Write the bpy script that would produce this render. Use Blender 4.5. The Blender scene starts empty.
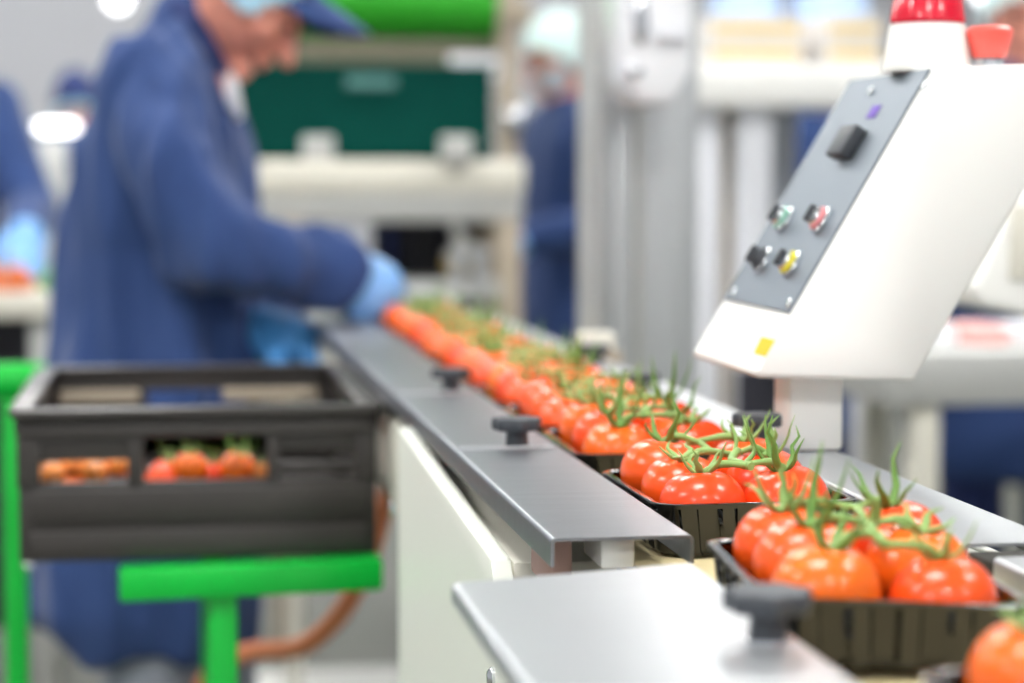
import bpy, bmesh, math, random
from mathutils import Vector, Matrix, noise
PI = math.pi
S = bpy.context.scene
C = S.collection
RND = random.Random(7)
V = Vector

# ------------------------------------------------------------------ camera
F = 2200.0
CAM = V((0, 0, 1.25))
PHI = math.atan(158.5 / F)
TH = math.atan(347 * math.cos(PHI) / F)
FWH = V((math.sin(TH), math.cos(TH), 0))
RT = V((math.cos(TH), -math.sin(TH), 0))
FW = FWH * math.cos(PHI) + V((0, 0, -math.sin(PHI)))
UP = FWH * math.sin(PHI) + V((0, 0, math.cos(PHI)))
cd = bpy.data.cameras.new('camera')
cam = bpy.data.objects.new('camera', cd)
C.objects.link(cam)
cam.location = CAM
cam.rotation_euler = (PI / 2 - PHI, 0, -TH)
cd.sensor_width = 36
cd.lens = F / 1024 * 36
cd.clip_start = 0.05
cd.clip_end = 100
cd.dof.use_dof = True
cd.dof.focus_distance = 1.50
cd.dof.aperture_fstop = 3.5
cd.dof.aperture_blades = 0
S.camera = cam


def ray(px, py):
    return FW + RT * ((px - 512) / F) + UP * (-(py - 341.5) / F)


def at(px, py, d):           # the point seen at a pixel, d metres along the view axis
    return CAM + ray(px, py) * d


def at_z(px, py, z):
    r = ray(px, py)
    return CAM + r * ((z - CAM.z) / r.z)


def at_y(px, py, y):
    r = ray(px, py)
    return CAM + r * ((y - CAM.y) / r.y)


def at_plane(px, py, p0, n):
    r = ray(px, py)
    return CAM + r * ((p0 - CAM).dot(n) / r.dot(n))


# ------------------------------------------------------------------ materials
def lin(c):
    return tuple((x / 12.92 if x <= .04045 else ((x + .055) / 1.055) ** 2.4) for x in c)


def srgb(r, g, b):
    return lin((r / 255, g / 255, b / 255))


MATS = {}


def mat(name, col, rough=.5, metal=0., var=.06, vscale=6., bump=0., bscale=60., stretch=(1, 1, 1), coat=0., trans=0.,
        sss=0., emit=None, estr=0., hue_obj=0., alpha=1., ior=1.45, spec=.5, sheen=0.):
    m = bpy.data.materials.new(name)
    m.use_nodes = True
    nt = m.node_tree
    b = nt.nodes['Principled BSDF']
    b.inputs['Roughness'].default_value = rough
    b.inputs['Metallic'].default_value = metal
    b.inputs['Coat Weight'].default_value = coat
    b.inputs['Transmission Weight'].default_value = trans
    b.inputs['IOR'].default_value = ior
    b.inputs['Specular IOR Level'].default_value = spec
    b.inputs['Sheen Weight'].default_value = sheen
    b.inputs['Sheen Roughness'].default_value = .45
    b.inputs['Alpha'].default_value = alpha
    if sss:
        b.inputs['Subsurface Weight'].default_value = sss
        b.inputs['Subsurface Radius'].default_value = (.6, .2, .1)
        b.inputs['Subsurface Scale'].default_value = .01
    tc = nt.nodes.new('ShaderNodeTexCoord')
    mp = nt.nodes.new('ShaderNodeMapping')
    mp.inputs['Scale'].default_value = stretch
    nt.links.new(tc.outputs['Object'], mp.inputs['Vector'])
    nz = nt.nodes.new('ShaderNodeTexNoise')
    nz.inputs['Scale'].default_value = vscale
    nz.inputs['Detail'].default_value = 4
    nt.links.new(mp.outputs['Vector'], nz.inputs['Vector'])
    mx = nt.nodes.new('ShaderNodeMix')
    mx.data_type = 'RGBA'
    c0 = tuple(max(0, x * (1 - var)) for x in col) + (1,)
    c1 = tuple(min(1, x * (1 + var)) for x in col) + (1,)
    mx.inputs[6].default_value = c0
    mx.inputs[7].default_value = c1
    nt.links.new(nz.outputs['Fac'], mx.inputs[0])
    out = mx.outputs[2]
    if hue_obj:
        oi = nt.nodes.new('ShaderNodeObjectInfo')
        mr = nt.nodes.new('ShaderNodeMapRange')
        mr.inputs['To Min'].default_value = .5 - hue_obj * .35
        mr.inputs['To Max'].default_value = .5 + hue_obj
        nt.links.new(oi.outputs['Random'], mr.inputs['Value'])
        hs = nt.nodes.new('ShaderNodeHueSaturation')
        nt.links.new(mr.outputs['Result'], hs.inputs['Hue'])
        nt.links.new(out, hs.inputs['Color'])
        out = hs.outputs['Color']
    nt.links.new(out, b.inputs['Base Color'])
    if bump:
        n2 = nt.nodes.new('ShaderNodeTexNoise')
        n2.inputs['Scale'].default_value = bscale
        n2.inputs['Detail'].default_value = 3
        nt.links.new(mp.outputs['Vector'], n2.inputs['Vector'])
        bp = nt.nodes.new('ShaderNodeBump')
        bp.inputs['Strength'].default_value = bump
        bp.inputs['Distance'].default_value = .002
        nt.links.new(n2.outputs['Fac'], bp.inputs['Height'])
        nt.links.new(bp.outputs['Normal'], b.inputs['Normal'])
    if emit:
        b.inputs['Emission Color'].default_value = tuple(emit) + (1,)
        b.inputs['Emission Strength'].default_value = estr
    MATS[name] = m
    return m


mat('steel', srgb(148, 152, 158), .38, 1, .16, 3, .22, 8, (2.0, 70, 4))
mat('steel_glare', srgb(188, 192, 196), .36, .75, .06, 3, .12, 8, (2.0, 70, 4))  # paler copy of steel, its stronger reflected light put into the colour
mat('steel_satin', srgb(205, 208, 210), .45, 1, .05, 3, .05, 8, (60, 60, 2))
mat('steel_bright', srgb(225, 228, 232), .18, 1, .03)
mat('steel_dull', srgb(196, 197, 194), .5, .55, .05, 5)
mat('console_steel', srgb(132, 141, 150), .5, .8, .05, 5)
mat('enamel', srgb(244, 244, 240), .38, 0, .015, 4, .02, 30)
mat('panel_white', srgb(233, 236, 226), .42, 0, .02, 3, .02, 30)
mat('cream', srgb(224, 221, 208), .5, 0, .04, 5)
mat('belt_cream', srgb(222, 206, 160), .5, 0, .05, 9, .1, 80)
mat('brown_block', srgb(150, 120, 112), .6, 0, .12, 20)
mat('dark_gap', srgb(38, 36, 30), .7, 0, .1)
mat('knob_black', srgb(66, 70, 76), .5, 0, .08, 20, .15, 90)
mat('tray_black', srgb(9, 9, 9), .06, 0, .1, 10, coat=.5)
mat('tomato', (.92, .10, .010), .27, 0, .1, 1.3, 0, 2, coat=.18, sss=.1, hue_obj=.016)
mat('tomato_orange', (1, .31, .06), .3, 0, .1, 1.3, coat=.3)
mat('tomato_scar', srgb(190, 150, 60), .5)
mat('vine', srgb(138, 172, 98), .5, 0, .22, 60, .2, 200, sss=.1)
mat('vine_dark', srgb(104, 146, 66), .5, 0, .25, 60, .2, 200, sss=.1)
mat('crate_black', srgb(60, 57, 55), .34, 0, .1, 9, .06, 60)
mat('tan', srgb(172, 160, 142), .6, 0, .08, 8)
mat('green_paint', srgb(10, 186, 62), .32, 0, .04, 5)
mat('hose_orange', srgb(230, 140, 96), .45, 0, .05)
mat('navy', srgb(54, 76, 126), .85, 0, .12, 5, .35, 260, spec=.25, sheen=.2)
mat('navy_dark', srgb(44, 58, 108), .85, 0, .12, 5, .35, 260)
mat('skin', srgb(226, 152, 132), .5, 0, .08, 14, sss=.12)
mat('glove_blue', srgb(132, 184, 244), .45, 0, .05, 20, .15, 120)
mat('glove_teal', srgb(70, 138, 200), .45, 0, .06, 20, .15, 120)
mat('hairnet_blue', srgb(178, 220, 238), .8, 0, .06, 60, .4, 200)
mat('hairnet_mint', srgb(222, 244, 242), .8, 0, .05, 60, .4, 200)
mat('white_cloth', srgb(236, 238, 242), .8, 0, .03, 8)
mat('trouser_grey', srgb(150, 156, 168), .85, 0, .12, 5, .3, 260)
mat('shoe_dark', srgb(44, 44, 48), .5)
mat('hair_dark', srgb(58, 44, 40), .8, 0, .2, 60)
mat('eye_dark', srgb(46, 34, 32), .2)
mat('floor', srgb(104, 106, 98), .42, 0, .14, 2.5, .05, 40)
mat('wall', srgb(180, 182, 188), .7, 0, .03, 1)
mat('ceiling', srgb(228, 230, 232), .8, 0, .02, 1)
mat('crate_teal', (0, .060, .047), .7, var=.08, vscale=8, spec=.12)
mat('roller_green', srgb(50, 168, 40), .45, 0, .08, 8)
mat('label_grey', srgb(84, 134, 130), .6)
mat('beam_brown', srgb(112, 110, 92), .6, .1, .06)
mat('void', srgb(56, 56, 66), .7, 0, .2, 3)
mat('brass', srgb(196, 168, 92), .35, .6, .08)
mat('red_plastic', srgb(220, 22, 52), .25, 0, .04, 6, coat=.4)
mat('coral_plastic', srgb(250, 104, 92), .35, 0, .04, 6, coat=.2)
mat('purple', srgb(92, 44, 176), .5)
mat('yellow', srgb(238, 196, 2), .5)
mat('green_ring', srgb(150, 205, 185), .4)
mat('red_ring', srgb(226, 140, 145), .4)
mat('yellow_ring', srgb(226, 214, 60), .4)
mat('carton', srgb(222, 218, 214), .7, 0, .03)
mat('carton_band', srgb(234, 202, 112), .7, 0, .05, 8)
mat('pale_blue', srgb(190, 214, 246), .6)
mat('film_white', srgb(240, 242, 246), .25, 0, .03, 4, .3, 10, coat=.4)
mat('strip_white', srgb(232, 234, 240), .5, 0, .03, 3)
mat('pink_pack', srgb(240, 178, 172), .5, 0, .1, 12)
mat('produce_orange', srgb(214, 110, 50), .5, 0, .2, 20)
mat('produce_green', srgb(110, 160, 90), .5, 0, .2, 20)
mat('lamp_glow', (1, 1, 1), .5, emit=(1, .985, .96), estr=21)
mat('glow_soft', (1, 1, 1), .5, emit=(1, 1, 1), estr=3.5)  # soft glow for the hanging globes and the highlight on the grey column


# ------------------------------------------------------------------ mesh helpers
def finish(bm, name, m, parent=None, smooth=True, angle=40, loc=None):
    bmesh.ops.recalc_face_normals(bm, faces=bm.faces[:])
    me = bpy.data.meshes.new(name)
    bm.to_mesh(me)
    bm.free()
    return link(me, name, m, parent, smooth, angle, loc)


def link(me, name, m, parent=None, smooth=True, angle=40, loc=None):
    o = bpy.data.objects.new(name, me)
    C.objects.link(o)
    ms = m if isinstance(m, (list, tuple)) else [m]
    if not me.materials:
        for x in ms:
            me.materials.append(MATS[x])
    if parent is not None:
        o.parent = parent
        o.matrix_parent_inverse = Matrix.Translation(-world_loc(parent))
    if loc is not None:
        o.location = loc
    if smooth:
        for p in me.polygons:
            p.use_smooth = True
        me.set_sharp_from_angle(angle=math.radians(angle))
    return o


def world_loc(o):            # every mesh is modelled in place, so only a top-level Empty is offset
    return o.location.copy() if o.parent is None else V((0, 0, 0))


def thing(name, label, cat, loc=(0, 0, 0), group=None):
    o = bpy.data.objects.new(name, None)
    C.objects.link(o)
    o.empty_display_size = .05
    o.location = loc
    tag(o, label, cat, group)
    return o


def tag(o, label=None, cat=None, group=None, kind=None):
    if label: o['label'] = label
    if cat: o['category'] = cat
    if group: o['group'] = group
    if kind: o['kind'] = kind
    return o


def box(bm, lo, hi, bev=0.):
    lo, hi = V(lo), V(hi)
    r = bmesh.ops.create_cube(bm, size=1, matrix=Matrix.Translation((lo + hi) / 2) @ Matrix.Diagonal(V([max(1e-5, abs(h - l)) for l, h in zip(lo, hi)]).to_4d()))
    if bev:
        es = list({e for v in r['verts'] for e in v.link_edges})
        bmesh.ops.bevel(bm, geom=es, offset=bev, segments=2, affect='EDGES', profile=.5)
    return bm


def obox(bm, c, ax, ay, az, hx, hy, hz, bev=0.):   # oriented box
    M = Matrix((ax.to_4d(), ay.to_4d(), az.to_4d(), (0, 0, 0, 1))).transposed()
    M[3] = (0, 0, 0, 1)
    M.translation = c
    for i in range(3): M[3][i] = 0
    r = bmesh.ops.create_cube(bm, size=1, matrix=M @ Matrix.Diagonal((2 * hx, 2 * hy, 2 * hz, 1)))
    if bev:
        es = list({e for v in r['verts'] for e in v.link_edges})
        bmesh.ops.bevel(bm, geom=es, offset=bev, segments=2, affect='EDGES', profile=.5)
    return bm


def frame(d):
    d = d.normalized()
    a = V((0, 0, 1)) if abs(d.z) < .9 else V((1, 0, 0))
    s = d.cross(a).normalized()
    return s, s.cross(d).normalized()


def tube(bm, pts, rad, n=10, cap=True, flat=1.0):
    pts = [V(p) for p in pts]
    if not isinstance(rad, (list, tuple)): rad = [rad] * len(pts)
    rings = []
    s0 = None
    for i, p in enumerate(pts):
        d = (pts[min(i + 1, len(pts) - 1)] - pts[max(i - 1, 0)])
        if d.length < 1e-9: d = V((0, 0, 1))
        d.normalize()
        if s0 is None:
            s0, _ = frame(d)
        s0 = (s0 - d * s0.dot(d)).normalized()
        t = d.cross(s0)
        rings.append([bm.verts.new(p + (s0 * math.cos(2 * PI * k / n) + t * math.sin(2 * PI * k / n) * flat) * rad[i]) for k in range(n)])
    for a, b in zip(rings, rings[1:]):
        for k in range(n):
            bm.faces.new((a[k], a[(k + 1) % n], b[(k + 1) % n], b[k]))
    if cap:
        bm.faces.new(rings[0][::-1])
        bm.faces.new(rings[-1])
    return bm


def smoothpath(pts, k=5):
    pts = [V(p) for p in pts]
    out = []
    n = len(pts)
    for i in range(n - 1):
        p0, p1, p2, p3 = pts[max(i - 1, 0)], pts[i], pts[i + 1], pts[min(i + 2, n - 1)]
        for j in range(k):
            t = j / k
            out.append(.5 * ((2 * p1) + (p2 - p0) * t + (2 * p0 - 5 * p1 + 4 * p2 - p3) * t * t + (3 * p1 - p0 - 3 * p2 + p3) * t ** 3))
    out.append(pts[-1])
    return out


def lathe(bm, prof, o, ax=V((0, 0, 1)), n=24, lobes=0, lamp=0.):
    s, t = frame(ax)
    ax = ax.normalized()
    rings = []
    for r, z in prof:
        rings.append([bm.verts.new(V(o) + ax * z + (s * math.cos(2 * PI * k / n) + t * math.sin(2 * PI * k / n)) * r * (1 + lamp * math.cos(lobes * 2 * PI * k / n))) for k in range(n)])
    for a, b in zip(rings, rings[1:]):
        for k in range(n):
            bm.faces.new((a[k], a[(k + 1) % n], b[(k + 1) % n], b[k]))
    bm.faces.new(rings[0][::-1])
    bm.faces.new(rings[-1])
    return bm


def prism(bm, poly, vec, bev=0.):
    a = [bm.verts.new(V(p)) for p in poly]
    b = [bm.verts.new(V(p) + V(vec)) for p in poly]
    n = len(a)
    fs = [bm.faces.new(a), bm.faces.new(b[::-1])]
    for k in range(n):
        fs.append(bm.faces.new((a[k], b[k], b[(k + 1) % n], a[(k + 1) % n])))
    if bev:
        es = list({e for f in fs for e in f.edges})
        bmesh.ops.bevel(bm, geom=es, offset=bev, segments=3, affect='EDGES', profile=.5)
    return bm


def ell(bm, c, r, M=None, n=16):
    r = V(r) if not isinstance(r, float) else V((r, r, r))
    X = Matrix.Translation(V(c)) @ (M.to_4x4() if M is not None else Matrix.Identity(4)) @ Matrix.Diagonal((r.x, r.y, r.z, 1))
    bmesh.ops.create_uvsphere(bm, u_segments=n, v_segments=max(6, n * 2 // 3), radius=1, matrix=X)
    return bm


def capsule(bm, p0, p1, r0, r1, n=14):
    p0, p1 = V(p0), V(p1)
    ell(bm, p0, float(r0), n=n)
    ell(bm, p1, float(r1), n=n)
    if (p1 - p0).length > 1e-6:
        tube(bm, [p0, p1], [r0, r1], n=n)
    return bm


def remesh(bm, name, m, parent, voxel=.008, smooth=6, folds=None, factor=.5):
    bmesh.ops.recalc_face_normals(bm, faces=bm.faces[:])
    me = bpy.data.meshes.new(name)
    bm.to_mesh(me)
    bm.free()
    t = bpy.data.objects.new('temporary', me)
    C.objects.link(t)
    a = t.modifiers.new('r', 'REMESH')
    a.mode = 'VOXEL'
    a.voxel_size = voxel
    b = t.modifiers.new('s', 'SMOOTH')
    b.factor = factor
    b.iterations = smooth
    dg = bpy.context.evaluated_depsgraph_get()
    n = bpy.data.meshes.new_from_object(t.evaluated_get(dg))
    n.name = name
    bpy.data.objects.remove(t)
    bpy.data.meshes.remove(me)
    if folds:
        amp, fx, fz = folds
        nn = [v.normal.copy() for v in n.vertices]
        for v, q in zip(n.vertices, nn):
            c = v.co
            k = noise.noise(V((c.x * fx, c.y * fx, c.z * fz))) + .5 * noise.noise(V((c.x * fx * 2.1 + 5, c.y * fx * 2.1, c.z * fz * 1.8)))
            v.co = c + q * amp * (k + .12)
    n.materials.clear()
    return link(n, name, m, parent, True, 75)


def pxbox(x0, y0, x1, y1, d, thick):
    """corners of an upright axis-aligned box whose near face spans these photograph measurements at depth d"""
    a, b = at(x0, y1, d), at(x1, y0, d)
    y = (a.y + b.y) / 2
    return V((a.x, y, a.z)), V((b.x, y + thick, b.z))


# ------------------------------------------------------------------ room
def structure(name, bm, m, **k):
    o = finish(bm, name, m, smooth=False)
    o['kind'] = 'structure'
    return o


X0, X1, Y0, Y1, H = -7.0, 6.5, -4.5, 15.0, 4.4
structure('floor', box(bmesh.new(), (X0, Y0, -.1), (X1, Y1, 0)), 'floor')
structure('ceiling', box(bmesh.new(), (X0, Y0, H), (X1, Y1, H + .1)), 'ceiling')
structure('wall_back', box(bmesh.new(), (X0, Y1, 0), (X1, Y1 + .1, H)), 'wall')
structure('wall_left', box(bmesh.new(), (X0 - .1, Y0, 0), (X0, Y1, H)), 'wall')
structure('wall_right', box(bmesh.new(), (X1, Y0, 0), (X1 + .1, Y1, H)), 'wall')
structure('wall_front', box(bmesh.new(), (X0, Y0 - .1, 0), (X1, Y0, H)), 'wall')

# ceiling lamps (the hall's strip lights)
lampn = 0
proto = None
for ix, x in enumerate((-4.2, -.6, 3.0)):
    for iy, y in enumerate((-3.0, .8, 4.6, 8.4, 12.4)):
        if proto is None:
            t = thing('ceiling_light', 'white panel lamp fixed under the hall ceiling', 'ceiling light', (0, 0, 0), 'panel lamps on the ceiling')
            bm = bmesh.new(); box(bm, (-.64, -.47, -.06), (.64, .47, 0), .01)
            finish(bm, 'housing', 'enamel', t)
            bm = bmesh.new(); box(bm, (-.6, -.43, -.085), (.6, .43, -.061), .008)
            finish(bm, 'diffuser', 'lamp_glow', t)
            proto = t
        else:
            t = proto.copy(); C.objects.link(t)
            for ch in proto.children:
                c = ch.copy(); C.objects.link(c); c.parent = t
        t.location = (x, y, H - .001)

# ------------------------------------------------------------------ conveyor
ZP = 1.03            # guide plate top
PL0, PL1 = .234, .325
PR0, PR1 = .480, .546
ZB = .992            # belt top
conv = thing('conveyor', 'long white packing conveyor with cream belt running away past the worker', 'conveyor', (.4, 1.0, 0))
bm = bmesh.new(); box(bm, (.312, .3, ZB - .012), (.492, 4.75, ZB), .002)
finish(bm, 'belt', 'belt_cream', conv)
bm = bmesh.new()   # near side panel, top edge falling towards the camera, notch under the gap
prism(bm, [(.222, .2, .2), (.222, 2.13, .2), (.222, 2.13, 1.012), (.222, 1.505, .989), (.222, 1.485, .962), (.222, 1.40, .958), (.222, 1.385, .982), (.222, .2, .97)], (.014, 0, 0), .003)
finish(bm, 'side_panel', 'panel_white', conv)
bm = bmesh.new(); prism(bm, [(.548, .2, .2), (.548, 2.13, .2), (.548, 2.13, 1.0), (.548, .2, 1.0)], (.012, 0, 0), .003)
finish(bm, 'side_panel', 'panel_white', conv)
bm = bmesh.new(); box(bm, (.237, 1.50, .94), (.311, 2.12, .986), .002)
finish(bm, 'ledge', 'cream', conv)
bm = bmesh.new(); box(bm, (.237, .3, .90), (.300, 1.40, .985), .008)
finish(bm, 'ledge', 'enamel', conv)
for x in (.24, .52):
    bm = bmesh.new(); box(bm, (x, 2.14, .90), (x + .03, 4.75, .995), .004)
    finish(bm, 'side_rail', 'cream', conv)
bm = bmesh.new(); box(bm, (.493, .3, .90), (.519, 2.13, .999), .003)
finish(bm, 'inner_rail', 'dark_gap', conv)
for x in (.245, .515):
    for y in (.6, 2.0, 4.6):
        bm = bmesh.new(); box(bm, (x, y, .0), (x + .03, y + .04, .91), .003)
        finish(bm, 'leg', 'cream', conv)
for px, py in ((393, 508), (493, 678)):
    p = at_plane(px, py, V((.2215, 0, 0)), V((1, 0, 0)))
    bm = bmesh.new(); lathe(bm, [(.0075, 0), (.0075, .002), (.005, .0045), (.001, .005)], (.222, p.y, p.z), V((-1, 0, 0)), 14)
    finish(bm, 'bolt', 'steel_bright', conv)


def star_knob(parent, x, y, z, r=.0215, rot=0., lift=0.):
    bm = bmesh.new()
    n = 48
    prof = [(.6, .0145), (.93, .0145), (1, .016), (1, .0225), (.95, .0245), (.2, .0255)]
    rings = []
    for f, h in prof:
        rings.append([bm.verts.new((x + r * f * (1 - .075 * (1 - math.cos(7 * 2 * PI * k / n)) * (f > .5)) * math.cos(2 * PI * k / n + rot),
                                    y + r * f * (1 - .075 * (1 - math.cos(7 * 2 * PI * k / n)) * (f > .5)) * math.sin(2 * PI * k / n + rot), z + h + lift)) for k in range(n)])
    for a, b in zip(rings, rings[1:]):
        for k in range(n): bm.faces.new((a[k], a[(k + 1) % n], b[(k + 1) % n], b[k]))
    bm.faces.new(rings[0][::-1]); bm.faces.new(rings[-1])
    kn = finish(bm, 'clamp_knob', 'knob_black', parent, angle=50)
    bm = bmesh.new(); lathe(bm, [(.0098, .0012), (.0088, .0147 + lift)], (x, y, z), n=16)
    finish(bm, 'knob_stem', 'knob_black', kn)
    bm = bmesh.new(); lathe(bm, [(.012, 0), (.012, .0012)], (x, y, z), n=20)
    finish(bm, 'washer', 'steel_bright', kn)
    return kn


def channel_plate(corners, lip, th=.0022, lips=(True, True)):
    """a sheet with folded-down long edges; corners near-left, near-right, far-right, far-left"""
    bm = bmesh.new()
    nl, nr, fr, fl = [V(c) for c in corners]
    r = .0035

    def section(a, b):
        d = (b - a).normalized()
        pts = []
        if lips[0]:
            pts += [a + V((0, 0, -lip)), a + V((0, 0, -r))]
            pts += [a + d * (r * (1 - math.cos(t))) + V((0, 0, -r + r * math.sin(t))) for t in (PI / 8, PI / 4, 3 * PI / 8)]
            pts += [a + d * r]
        else:
            pts += [a]
        if lips[1]:
            pts += [b - d * r]
            pts += [b - d * (r * (1 - math.sin(t))) + V((0, 0, -r + r * math.cos(t))) for t in (PI / 8, PI / 4, 3 * PI / 8)]
            pts += [b + V((0, 0, -r)), b + V((0, 0, -lip))]
        else:
            pts += [b]
        return pts
    A, B = section(nl, nr), section(fl, fr)
    va = [bm.verts.new(p) for p in A]
    vb = [bm.verts.new(p) for p in B]
    for k in range(len(va) - 1):
        bm.faces.new((va[k], va[k + 1], vb[k + 1], vb[k]))
    bmesh.ops.recalc_face_normals(bm, faces=bm.faces[:])
    if sum(f.normal.z for f in bm.faces) < 0:
        bmesh.ops.reverse_faces(bm, faces=bm.faces[:])
    bmesh.ops.solidify(bm, geom=bm.faces[:], thickness=th)
    return bm


def plate(label, corners, lip, lips=(True, True), knobs=(), spacers=(), grp=None, m='steel'):
    c = sum((V(k) for k in corners), V()) / 4
    t = thing('guide_plate', label, 'guide plate', c, grp)
    finish(channel_plate(corners, lip, lips=lips), 'cover_sheet', m, t, angle=35)
    for k in knobs: star_knob(t, *k)
    for lo, hi, sm in spacers:
        bm = bmesh.new(); box(bm, lo, hi, .002)
        finish(bm, 'spacer_block', sm, t)
    return t


def rect(x0, x1, y0, y1):
    return [(x0, y0, ZP), (x1, y0, ZP), (x1, y1, ZP), (x0, y1, ZP)]


def kn(px, py, z=ZP):
    p = at_z(px, py, z)
    return (p.x, p.y, z)


k1 = kn(517, 447); k2 = kn(451, 391.5); k0 = kn(768, 640); kr = kn(757, 459); kr2 = kn(640, 396)
yn = at_z(547, 538.6, ZP).y
yn2 = at_z(690, 535, ZP).y
s1 = k1[1] - .012
s2 = k2[1] - .02
g = None
plate('steel guide plate left of the trays with open channel end and sharp black star knob', [(PL0, yn, ZP), (PL1, yn2, ZP), (PL1, s1, ZP), (PL0, s1, ZP)], .018,
      spacers=[((.300 - .032, yn + .012, 1.008), (.300 - .010, yn + .07, 1.0265), 'steel_dull'), ((.243, yn + .05, .9865), (.257, yn + .13, 1.0265), 'brown_block')])
plate('steel guide plate carrying the nearest sharp star knob, left of the trays', [(PL0, s1 + .0015, ZP), (PL1, s1 + .0015, ZP), (PL1, s2, ZP), (PL0, s2, ZP)], .018, knobs=[k1 + (.0215, .2)],
      spacers=[((PL0 + .003, s1 - .0015, ZP + .0001), (PL1 - .003, s1 + .0025, ZP + .0008), 'steel_satin')])
plate('steel guide plate beside the crate corner carrying the blurred second star knob', rect(PL0, PL1, s2 + .0015, 2.78), .018, knobs=[k2 + (.0215, .5)],
      spacers=[((PL0 + .003, s2 - .0015, ZP + .0001), (PL1 - .003, s2 + .0025, ZP + .0008), 'steel_satin')])
plate('plain steel guide plate between crate and gloved right hand', rect(PL0, PL1, 2.7815, 3.35), .018)
plate('farthest left steel guide plate, under the worker\'s sleeve', rect(PL0, PL1, 3.3515, 4.75), .018)
a = at_z(451.5, 583.5, ZP); b = at_z(694, 562.5, ZP)
plate('wide steel guide plate at bottom of picture with large blurred star knob', [(a.x, .55, ZP), (b.x, .55, ZP), (b.x, b.y, ZP), (a.x, a.y, ZP)], .010, knobs=[k0 + (.0225, .1)], m='steel_glare')
yr = at_z(1000, 543, ZP).y
plate('steel guide plate pale with reflected light on the far side of the trays under the console post', rect(PR0, PR1, yr, 2.05), .016, (True, True), knobs=[kr + (.0205, .3, .012)], m='steel_glare')
plate('second steel guide plate pale with reflected light on the far side, behind the console', rect(PR0, PR1, 2.0515, 3.0), .016, m='steel_glare', knobs=[kr2 + (.0215, .3), (.513, 2.62, ZP, .0215, .1)])
plate('far steel guide plate on the far side, opposite the gloved hand', rect(PR0, PR1, 3.0015, 4.75), .016, m='steel_glare', knobs=[(.515, 3.75, ZP, .0215, .1)])
yr2 = at_z(1000, 557, ZP).y
plate('steel guide plate end at right picture edge, nearer than the dark joint', rect(PR0, PR1, .5, yr2), .016, m='steel_glare')
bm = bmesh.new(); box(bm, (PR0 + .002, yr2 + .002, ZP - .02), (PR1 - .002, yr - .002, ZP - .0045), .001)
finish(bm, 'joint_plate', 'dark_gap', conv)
bm = bmesh.new(); box(bm, (.520, 1.40, .90), (.545, 2.13, 1.0), .002)
finish(bm, 'inner_rail', 'panel_white', conv)
# small yellowish fitting on the far rail
bt = thing('clamp_block', 'yellowish clamp block on the far rail below the steel cabinet', 'clamp', at(598, 365, 2.72))
lo, hi = pxbox(578, 333, 616, 352, 2.75, .03)
bm = bmesh.new(); box(bm, lo, hi, .004); finish(bm, 'clamp_body', 'cream', bt)
bm = bmesh.new(); box(bm, (lo.x - .012, lo.y + .002, ZP + .001), (hi.x - .004, lo.y + .028, lo.z - .0005), .003); finish(bm, 'clamp_foot', 'dark_gap', bt)
c = at(614, 358, 2.74)
bm = bmesh.new(); lathe(bm, [(.009, -.01), (.011, -.008), (.011, .008), (.009, .01)], (c.x, lo.y - .013, c.z), V((0, 1, 0)), 16); finish(bm, 'clamp_wheel', 'tan', bt)

# ------------------------------------------------------------------ trays and tomatoes
TW, TL, TH_ = .147, .192, .0375


def rrect(w, l, r, n=8):
    pts = []
    for cx, cy, a0 in ((w - r, l - r, 0), (-(w - r), l - r, PI / 2), (-(w - r), -(l - r), PI), (w - r, -(l - r), 3 * PI / 2)):
        for k in range(n + 1):
            a = a0 + PI / 2 * k / n
            pts.append((cx + r * math.cos(a), cy + r * math.sin(a)))
    return pts


def resample(pts, n):
    P = [V((x, y, 0)) for x, y in pts]
    P.append(P[0])
    L = [0]
    for a, b in zip(P, P[1:]): L.append(L[-1] + (b - a).length)
    out = []
    j = 0
    for k in range(n):
        s = L[-1] * k / n
        while L[j + 1] < s: j += 1
        t = (s - L[j]) / max(1e-9, L[j + 1] - L[j])
        out.append(P[j].lerp(P[j + 1], t))
    return out


def tray_mesh():
    bm = bmesh.new()
    N = 320
    rings = []
    spec = [(0, -.0035, 0, 0), (0.0005, -.0005, 0, 0), (-.0008, 0.0, 0, 0), (-.0046, 0.0, 0, 0), (-.0056, -.0012, 0, 0), (-.0066, -.0035, 1, 0), (-.0084, -.016, 1, 0), (-.0106, -TH_ + .004, 1, 0), (-.0130, -TH_ + .0006, .8, 0), (-.019, -TH_, 0, 0)]
    for off, z, rib, _ in spec:
        w, l = TW / 2 + off, TL / 2 + off
        pts = resample(rrect(w, l, .02 + off * .5), N)
        ring = []
        for k, p in enumerate(pts):
            nrm = V((p.x / w, p.y / l, 0))
            nrm = V((math.copysign(abs(nrm.x) ** 6, nrm.x), math.copysign(abs(nrm.y) ** 6, nrm.y), 0)).normalized()
            ph = (k * 22 / N) % 1
            wv = max(0, min(1, (abs(ph - .5) - .26) / .06))
            ring.append(bm.verts.new(p + nrm * rib * .0042 * wv + V((0, 0, z))))
        rings.append(ring)
    for a, b in zip(rings, rings[1:]):
        for k in range(N): bm.faces.new((a[k], a[(k + 1) % N], b[(k + 1) % N], b[k]))
    bm.faces.new(rings[-1])
    bmesh.ops.recalc_face_normals(bm, faces=bm.faces[:])
    bmesh.ops.solidify(bm, geom=bm.faces[:], thickness=.0006)
    me = bpy.data.meshes.new('tray')
    bm.to_mesh(me); bm.free()
    me.materials.append(MATS['tray_black'])
    for p in me.polygons: p.use_smooth = True
    me.set_sharp_from_angle(angle=math.radians(50))
    return me


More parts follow.
